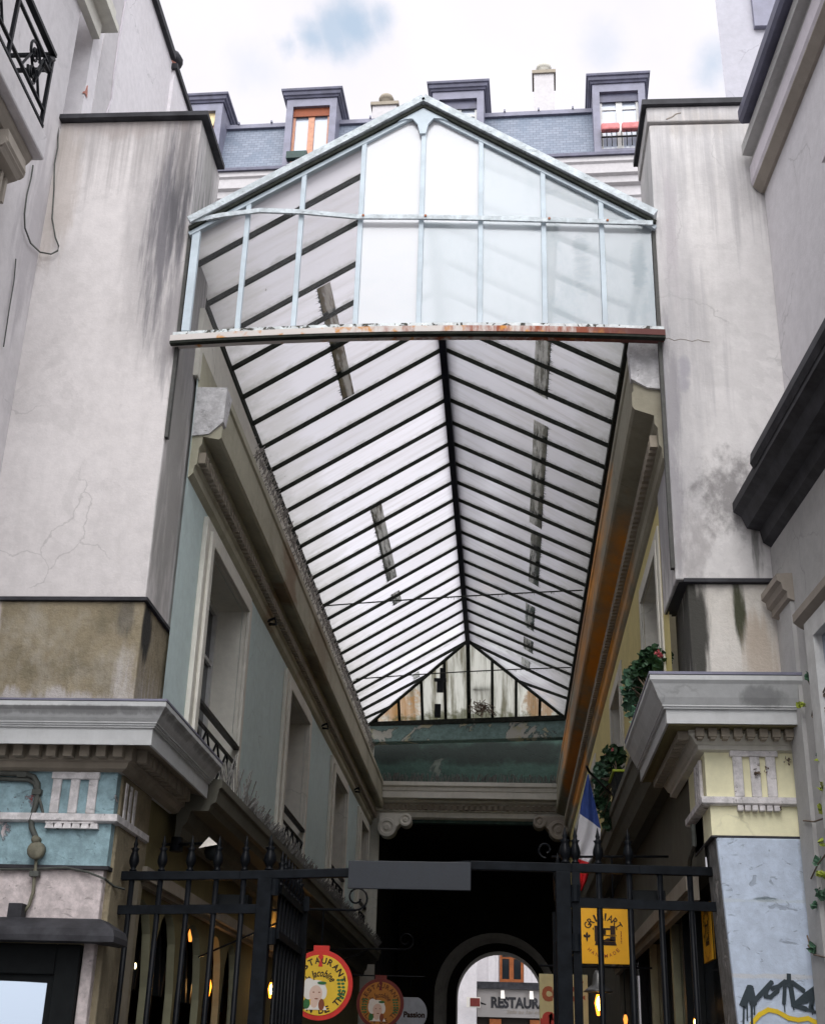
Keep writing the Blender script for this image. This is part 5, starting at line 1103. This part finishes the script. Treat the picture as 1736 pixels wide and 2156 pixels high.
def press_sign(root, to, ink, ink2):
    """lettering and press emblem; to(u,v) maps sign units (width 1, height 1.12, origin at the centre) to the place"""
    mb = MB(); text_arc(mb, "GRIM'ART", (.0, -.02), .36, -58, 58, .14, 0, .012, to=to, wide=.72); mb.build('lettering', M[ink], root, fix=False)
    mb = MB(); text_arc(mb, 'HANDMADE', (.0, .0), .40, -136, -224, .066, 0, .004, inside=True, to=to, wide=.8); mb.build('small_lettering', M[ink2], root, fix=False)
    mb = MB()
    def rc(a, b, c, d): mb.poly([to(a, c), to(b, c), to(b, d), to(a, d)])
    rc(-.17, -.08, -.13, .17); rc(.14, .24, -.0, .17); rc(-.08, .14, .09, .125); rc(-.205, -.185, .09, .13); rc(.255, .275, .09, .13)
    rc(.0, .05, -.0, .09); rc(.0, .26, -.022, -.008)
    mb.poly([to(-.17, -.2), to(.26, -.2), to(.235, -.13), to(-.15, -.13)]); mb.poly([to(-.06, -.125), to(.10, -.06), to(.24, -.125)]); rc(.13, .24, -.12, -.03)
    for k in range(4): rc(-.01, .06, .0+.03*k, .012+.03*k)
    fl = [(-.32, .055), (-.295, .0), (-.305, -.03), (-.275, .0), (-.25, -.015), (-.262, -.055), (-.30, -.06), (-.305, -.11), (-.32, -.14), (-.335, -.11), (-.34, -.06), (-.378, -.055), (-.39, -.015), (-.365, .0), (-.335, -.03), (-.345, .0)]
    mb.poly([to(*q_) for q_ in fl]); mb.build('press_emblem', M[ink], root, fix=False)
    mb = MB()
    for k, z in enumerate((-.15, -.155, -.165)): mb.poly([to(-.13, -.148-.018*k), to(.22, -.148-.018*k), to(.22, -.155-.018*k), to(-.13, -.155-.018*k)])
    for k in range(4): mb.poly([to(.33, .07-.06*k), to(.37, .06-.06*k), to(.345, .035-.06*k), to(.375, .03-.06*k), to(.335, .02-.06*k), to(.35, .045-.06*k)])
    mb.build('line_mark', M[ink2], root, fix=False)
GS = 12.2; A_ = atY(1214, 1906, GS); B_ = atY(1325, 2031, GS); cx_, cz_ = (A_[0]+B_[0])/2, (A_[2]+B_[2])/2; w_ = B_[0]-A_[0]; h_ = A_[2]-B_[2]
gs = thing('hanging_sign', (cx_, GS, cz_-h_/2), 'square amber workshop sign with a black press emblem behind the bars', 'sign', 'amber workshop signs')
MB().box(cx_-w_/2, cx_+w_/2, GS, GS+.03, cz_-h_/2, cz_+h_/2).box(cx_+w_/2+.02, cx_+w_/2+.06, GS+.1, GS+.14, cz_-h_/2, cz_+h_/2).build('panel', M['sign_amber'], gs, bev=.004)
press_sign(gs, lambda u, v: (cx_+u*w_, GS-.003, cz_+v*w_), 'ink', 'ink_red')
q_ = atY(1148, 1789, GS+.02); q2_ = atY(1160, 1804, GS+.02)
MB().tube([(1.5, GS+.02, q2_[2]+.02), q2_], .011, 6).tube(spiral((q_[0], q_[1], q_[2]), .075, .03, .95, -math.pi/2, 'y', 22, -1), .010, 5).tube([(cx_+.1, GS+.02, cz_+h_/2), (cx_+.1, GS+.02, q2_[2]+.01)], .008, 5).tube([(1.5, GS+.02, cz_+h_/2+.06), (cx_-w_/2, GS+.02, cz_+h_/2+.06)], .012, 6).box(cx_-w_/2-.012, cx_-w_/2+.03, GS-.01, GS+.04, cz_+h_*.35, cz_+h_*.56).build('bracket', M['iron'], gs)
ws = thing('window_sign', (XGR-.01, 10.9, 2.3), 'amber workshop sign flat on the dark shop window beside the right pillar', 'sign', 'amber workshop signs')
za, zb2 = atX(1475, 1912, XGR-.012)[2], atX(1475, 2033, XGR-.012)[2]
yw0, yw1 = 10.66, 11.1
MB().box(XGR-.012, XGR-.003, yw0, yw1+.02, zb2, za).build('panel', M['sign_amber'], ws)
zm = (za+zb2)/2; press_sign(ws, lambda u, v: (XGR-.0145, (yw0+yw1)/2-u*.44, zm+v*.5), 'ink', 'ink_red')
A_ = atY(1134, 2050, 14); B_ = atY(1236, 2050, 14)
cs = thing('hanging_sign', ((A_[0]+B_[0])/2, 14, 1.9), 'olive cream board lettered in brown and red behind the gate', 'sign')
MB().box(A_[0], B_[0], 14, 14.03, 1.9, A_[2]).build('panel', M['olive_sign'], cs, bev=.004)
mb = MB(); mx = (A_[0]+B_[0])/2; text_line(mb, 'côté', (mx, A_[2]-.165), .44, .20, 13.997, .045); mb.build('lettering', M['paint_brown'], cs, fix=False)
mb = MB(); text_line(mb, 'fig', (mx-.09, A_[2]-.50), .30, .28, 13.997, .07); mb.build('red_lettering', M['ink_red'], cs, fix=False)
MB().tube([(1.5, 14.02, A_[2]+.08), (A_[0], 14.02, A_[2]+.08)], .011, 6).tube([(mx, 14.02, A_[2]), (mx, 14.02, A_[2]+.08)], .008, 5).build('bracket', M['iron'], cs)

# ------------------------------------------------------------------ flag
FY = 14.0
lft = [(1236, 1630), (1229, 1662), (1222, 1692), (1219.6, 1713), (1214, 1752), (1209, 1784), (1207, 1805), (1209, 1830), (1214, 1852), (1221, 1875)]
rgt = [(1238, 1630), (1246, 1666), (1255, 1704), (1264, 1745), (1262, 1775), (1252, 1800), (1239, 1816), (1239, 1836), (1233, 1856), (1223, 1875)]
fl = thing('flag', (.9, FY, 3.5), 'blue white and red flag drooping from a pole on the right house', 'flag')
nu = 12; vs = []; mb = MB(); mi = []
for i, (a, b) in enumerate(zip(lft, rgt)):
    for k in range(nu+1):
        u = k/nu; px, py = a[0]+(b[0]-a[0])*u, a[1]+(b[1]-a[1])*u
        vs.append(atY(px, py, FY+.05*math.sin(u*9+i*.5)*(.3+i/10)))
for i in range(len(lft)-1):
    band = 0 if i < 3 else 1 if i < 6 else 2
    mb.f += [(i*(nu+1)+k, i*(nu+1)+k+1, (i+1)*(nu+1)+k+1, (i+1)*(nu+1)+k) for k in range(nu)]; mb.m += [band]*nu
mb.v = vs
cl = mb.build('cloth', [M['flag_blue'], M['flag_white'], M['flag_red']], fl, smooth=True, fix=False)
sd = cl.modifiers.new('thickness', 'SOLIDIFY'); sd.thickness = .004
a = atY(1236, 1622, FY); MB().tube([(XWR-.02, FY+1.2, a[2]-.12), (a[0]+.02, FY+.03, a[2]-.01), (a[0]-.01, FY-.03, a[2]+.04)], .014, 6).build('pole', M['iron'], fl)

# ------------------------------------------------------------------ plants
def leafy(mb, c, r, n, size, squash=(1, 1, 1), mi=0, lo=.25):
    for _ in range(n):
        d = Vector((random.gauss(0, 1), random.gauss(0, 1), random.gauss(0, 1))).normalized()*(lo+(1-lo)*random.random()**.6)
        p = Vector((c[0]+d.x*r*squash[0], c[1]+d.y*r*squash[1], c[2]+d.z*r*squash[2]))
        s = size*random.uniform(.6, 1.25); a = Vector((random.gauss(0, 1), random.gauss(0, 1), random.gauss(0, .7))).normalized(); b = a.cross(Vector((random.gauss(0, 1), random.gauss(0, 1), random.gauss(0, 1)))).normalized(); nn = a.cross(b)*s*.18
        mb.add([p-a*s*.5, p-a*s*.2+b*s*.36+nn, p+a*s*.15+b*s*.34+nn, p+a*s*.55, p+a*s*.15-b*s*.34+nn, p-a*s*.2-b*s*.36+nn, p], [(0, 1, 6), (1, 2, 6), (2, 3, 6), (3, 4, 6), (4, 5, 6), (5, 0, 6)], mi)
def planter(Y, X, z, label, w, fol):
    t_ = thing('window_planter', (X, Y, z), label, 'planter', 'planters on the yellow house sills')
    bx = MB(); bx.add([(X-.02, Y-w, z), (X+.16, Y-w, z), (X+.16, Y+w, z), (X-.02, Y+w, z), (X-.05, Y-w-.03, z+.2), (X+.19, Y-w-.03, z+.2), (X+.19, Y+w+.03, z+.2), (X-.05, Y+w+.03, z+.2)], [(0, 3, 2, 1), (4, 5, 6, 7), (0, 1, 5, 4), (1, 2, 6, 5), (2, 3, 7, 6), (3, 0, 4, 7)])
    bx.build('trough', M['box_dark'], t_, bev=.01)
    MB().box(X-.07, X+.2, Y-w-.05, Y+w+.05, z+.2, z+.225).build('trough_rim', M['lime'], t_, bev=.006)
    m1 = MB(); 
    for c, r, n, sz, sq, k in fol: leafy(m1, c, r, n, sz, sq, k)
    for c, r, n, sz, sq, k in fol:
        for q in range(5): m1.tube([(X, Y+random.uniform(-w, w), z+.2), (c[0]+random.gauss(0, r*.3), c[1]+random.gauss(0, r*.3), c[2])], .006, 4, 3)
    m1.build('foliage', [M['leaf'], M['leaf_light'], M['leaf'], M['stem']], t_, fix=False)
    return t_
Y1 = 11.0; z1 = atX(1385, 1438, 1.22)[2]
P1 = lambda x, y, X=1.2: atX(x, y, X)
c1, c2, c3, c4 = P1(1378, 1393, 1.3), P1(1335, 1445, 1.17), P1(1330, 1482, 1.15), P1(1350, 1415, 1.2)
t1 = planter(Y1-.25, 1.22, z1-.12, 'green rimmed window planter with pink flowers above the right cornice', .3,
    [(c1, .15, 260, .07, (1, 1.2, .9), 0), (c4, .14, 170, .07, (.8, 1.4, .8), 0), (c2, .14, 150, .085, (.8, 1.2, 1.3), 1), (c3, .10, 90, .08, (.8, 1, 1.6), 1), (P1(1345, 1512, 1.16), .08, 60, .07, (.8, 1, 2), 1)])
m2 = MB()
for p in ((1362, 1375), (1384, 1374), (1390, 1380), (1354, 1383)): leafy(m2, P1(*p, 1.28), .025, 16, .03, (1, 1, .7))
m2.build('flowers', M['petal'], t1, fix=False)
z2 = atX(1300, 1680, 1.2)[2]; Y2 = atX(1300, 1690, 1.2)[1]
c1, c2, c3 = P1(1292, 1598, 1.22), P1(1268, 1640, 1.16), P1(1266, 1680, 1.14)
t2 = planter(Y2, 1.2, z2+.02, 'trailing ivy planter just above the flag on the yellow house', .25,
    [(c1, .17, 230, .075, (.8, 1.2, .9), 0), (c2, .16, 200, .085, (.7, 1.2, 1.3), 1), (c3, .13, 150, .085, (.7, 1.2, 1.6), 0), (P1(1280, 1715, 1.16), .11, 110, .08, (.8, 1.2, 1.6), 0)])
m2 = MB()
for p in ((1290, 1580), (1275, 1592)): leafy(m2, P1(*p, 1.2), .03, 14, .035, (1, 1, .7))
m2.build('flowers', M['petal'], t2, fix=False)
vn = thing('climbing_vine', (2.15, 9.0, 0), 'straggly climbing vine with yellow-green leaves at the right edge', 'climbing plant')
mb = MB(); ml = MB(); VX = 2.04
def vp(x, y, d=0):
    r = ray(x, y); o = 2.08; tt = (o+9.66*.0681)/(r[0]+r[1]*.0681); return (r[0]*tt, r[1]*tt, r[2]*tt+CAMZ)
for pts_ in ([(1740, 1440), (1726, 1470), (1716, 1500), (1722, 1540), (1728, 1580), (1724, 1620), (1732, 1680), (1738, 1720)], [(1700, 1432), (1708, 1448), (1722, 1462), (1736, 1466)], [(1736, 1490), (1718, 1530), (1734, 1560)], [(1690, 1728), (1712, 1730), (1736, 1722)], [(1736, 1800), (1720, 1820), (1706, 1850)], [(1700, 1990), (1712, 2010), (1736, 2016)], [(1705, 1995), (1698, 1970)], [(1736, 1460), (1712, 1480), (1708, 1508), (1730, 1530), (1738, 1500), (1716, 1470)]):
    mb.tube([vp(*p) for p in pts_], .006, 5)
mb.build('stems', M['stem'], vn)
for (x, y), n, r in (((1703, 1424), 26, .045), ((1686, 1484), 10, .03), ((1722, 1590), 4, .03), ((1732, 1600), 7, .05), ((1732, 1700), 9, .05), ((1730, 1770), 7, .05), ((1718, 1812), 9, .04), ((1724, 1880), 14, .05), ((1716, 1905), 12, .035), ((1712, 1996), 18, .04), ((1730, 1840), 16, .05), ((1740, 1660), 20, .06)):
    leafy(ml, vp(x, y), r*.8, n, .05, (1, .6, 1), random.choice((0, 0, 1)))
ml.build('leaves', [M['leaf_yellow'], M['leaf_light']], vn, fix=False)
md = MB()
for (x, y), n in (((1657, 1600), 6), ((1612, 1560 if False else 1618), 5), ((1590, 1625), 5), ((1640, 1700), 3)): leafy(md, atY(x*.0+x, y, 9.56), .03, n, .03, (1, .3, 1.3))
md.build('dry_leaves', M['stem'], vn, fix=False)

# ------------------------------------------------------------------ lamps
def bulb(px, py, Y, X=None, size=.05, mat='bulb', label='', shade=False, power=0, tall=1.9):
    p = atX(px, py, X) if X is not None else atY(px, py, Y)
    t_ = thing('filament_lamp', p, label, 'lamp', 'warm filament lamps in the passage shops')
    MB().lathe([(.35*size, -tall*size), (.55*size, -.9*size), (.7*size, 0), (.5*size, .8*size), (.35*size, 1.3*size)], p, 10).build('bulb', M[mat], t_, smooth=True)
    MB().lathe([(.05*size, -1.2*size), (.34*size, -.4*size), (.3*size, .5*size), (.05*size, .9*size)], (p[0]+.9*size*-p[0]/math.hypot(p[0], p[1]), p[1]-.9*size*p[1]/math.hypot(p[0], p[1]), p[2]), 8).build('filament', M['bulb_core'], t_, smooth=True) if mat == 'bulb' else None
    MB().lathe([(.38*size, 1.3*size), (.38*size, 2.2*size)], p, 8).tube([(p[0], p[1], p[2]+2*size), (p[0], p[1], p[2]+.6)], .006, 5).build('cord', M['box_dark'], t_)
    if shade: MB().lathe([(.03, .30), (.05, .26), (.06, .17), (.13, .12), (.15, .10)], p, 16).build('lamp_shade', M['shade'], t_, smooth=True)
    if power:
        l = bpy.data.lights.new('lamp_light', 'POINT'); l.energy = power; l.color = (1, .5, .18); l.shadow_soft_size = .05
        lo = bpy.data.objects.new('lamp_light', l); COL.objects.link(lo); lo.parent = t_
    return t_
bulb(594, 1954, 0, -2.85, .05, 'bulb', 'left of the twin glowing filament bulbs beside the open gate leaf', power=6)
bulb(609, 1954, 0, -2.78, .05, 'bulb', 'right of the twin glowing filament bulbs beside the open gate leaf')
bulb(571, 2082, 0, -2.8, .055, 'bulb', 'glowing bulb low behind the left gate post', power=6)
bulb(438, 2077, 0, -3.0, .055, 'bulb', 'glowing bulb in the fourth pointed window', power=5)
bulb(402, 1966, 0, -3.15, .04, 'bulb_dim', 'dim amber lamp in the third pointed window')
bulb(284, 2035, 0, -3.12, .022, 'lamp_white', 'tiny pale spot lamp inside the first pointed window', tall=.6)
bulb(1260, 2112, 13.5, None, .06, 'bulb', 'glowing bulb under a pewter shade below the amber sign', True, 5)
bulb(1316, 2146, 15.0, None, .035, 'bulb_dim', 'dim orange lamp low in the right shop')
bulb(1462, 2152, 10.9, None, .02, 'bulb', 'tiny warm lamp at the foot of the dark shop window')
sp = thing('wall_spotlight', (-2.4, 11.2, 3.3), 'pale wall spotlight on a dark arm above the left gate finials', 'lamp')
a = atY(372, 1778, 11.3); b = atY(425, 1776, 11.0)
MB().tube([(XG+.01, 11.3, a[2]), a, b], .014, 6).lathe([(.06, -.06), (.05, .06)], a, 10).build('arm', M['iron'], sp)
MB().add([atY(418, 1786, 11), atY(440, 1762, 11), atY(458, 1778, 11), atY(434, 1782, 10.9), atY(418, 1786, 11.15), atY(440, 1762, 11.15), atY(458, 1778, 11.15), atY(434, 1782, 11.15)], [(0, 1, 2, 3), (4, 7, 6, 5), (0, 4, 5, 1), (1, 5, 6, 2), (2, 6, 7, 3), (3, 7, 4, 0)]).build('head', M['bonnet'], sp)
a = atY(448, 1790, 11.1); MB().lathe([(.01, -.09), (.055, -.07), (.075, -.01), (.06, .04), (.02, .06)], a, 12).build('lamp_body', M['box_dark'], sp, smooth=True)

for o in list(bpy.data.objects):
    if o.name.startswith('bird_spikes'): o['kind'] = 'stuff'

# ------------------------------------------------------------------ light
SUN_EL, SUN_AZ = R(48), R(184)       # behind the camera, a little to the left
W = bpy.data.worlds.new('World'); S.world = W; W.use_nodes = True; t = NT(W.node_tree); t.n.clear()
out = t.new('ShaderNodeOutputWorld'); bg = t.new('ShaderNodeBackground'); t.l.new(bg.outputs[0], out.inputs[0])
sky = t.new('ShaderNodeTexSky'); sky.sky_type = 'NISHITA'; sky.sun_disc = False; sky.sun_elevation = SUN_EL; sky.sun_rotation = SUN_AZ
tc = t.new('ShaderNodeTexCoord').outputs['Generated']
dxyz = t.sep(tc)
n1 = t.noise(tc, 3.2, 8, .6, .4); n2 = t.noise(tc, 9, 6, .6)
gap = None
for (px, py), rad, f in (((700, 62), .016, .8), ((655, 78), .014, .8), ((610, 95), .010, .6), ((745, 45), .02, .9), ((800, 35), .015, .7), ((1500, 135), .018, .6), ((1270, 115), .02, .3), ((530, 140), .02, .2)):
    d = nrm(ray(px, py)); v = t.new('ShaderNodeVectorMath', operation='DISTANCE'); t.l.new(tc, v.inputs[0]); v.inputs[1].default_value = d
    dd = t.math('ADD', v.outputs['Value'], t.math('MULTIPLY', t.math('SUBTRACT', n1, .5), .07)); dd = t.math('ADD', dd, t.math('MULTIPLY', t.math('SUBTRACT', n2, .5), .07))
    k = t.math('MULTIPLY', t.math('SUBTRACT', 1.0, t.ramp(dd, 0, rad*1.5)), f); gap = k if gap is None else t.math('MAXIMUM', gap, k)
back = t.ramp(dxyz[1], .25, -.75)                      # the bright part of the overcast lies behind the viewer
up = t.ramp(dxyz[2], .0, .65)
lum = t.math('MULTIPLY_ADD', back, 24.0, 8.5)
lum = t.math('MULTIPLY', lum, t.math('MULTIPLY_ADD', up, .6, .4))
cl = t.new('ShaderNodeVectorMath', operation='SCALE'); t.l.new(t.mix(t.ramp(dxyz[1], .5, -.2), (1.0, .975, 1.045), (.975, .985, 1.025)), cl.inputs[0]); t.l.new(lum, cl.inputs['Scale'])
var = t.math('MULTIPLY_ADD', t.ramp(n1, .3, .75), .10, .95)
cl2 = t.new('ShaderNodeVectorMath', operation='SCALE'); t.l.new(cl.outputs[0], cl2.inputs[0]); t.l.new(var, cl2.inputs['Scale'])
blue = t.mix(.75, sky.outputs[0], (5.2, 6.6, 8.2))
col = t.mix(gap, cl2.outputs[0], blue)
t.l.new(col, bg.inputs[0]); bg.inputs[1].default_value = .1
sl_ = bpy.data.lights.new('sun', 'SUN'); sl_.energy = 1.3; sl_.angle = R(40); sl_.color = (1, .95, .9)
so = bpy.data.objects.new('sun', sl_); COL.objects.link(so)
# Nishita: rotation 0 is +Y, turning clockwise seen from above
sd_ = Vector((math.sin(SUN_AZ)*math.cos(SUN_EL), math.cos(SUN_AZ)*math.cos(SUN_EL), math.sin(SUN_EL)))
so.rotation_euler = sd_.to_track_quat('Z', 'Y').to_euler(); so.location = (0, 0, 40)

S.view_settings.view_transform = 'Standard'; S.view_settings.look = 'None'; S.view_settings.exposure = 0.25; S.view_settings.gamma = 1
S.render.engine = 'CYCLES'
S.cycles.max_bounces = 8; S.cycles.diffuse_bounces = 5; S.cycles.transparent_max_bounces = 16; S.cycles.sample_clamp_indirect = 4
S.cycles.use_denoising = True
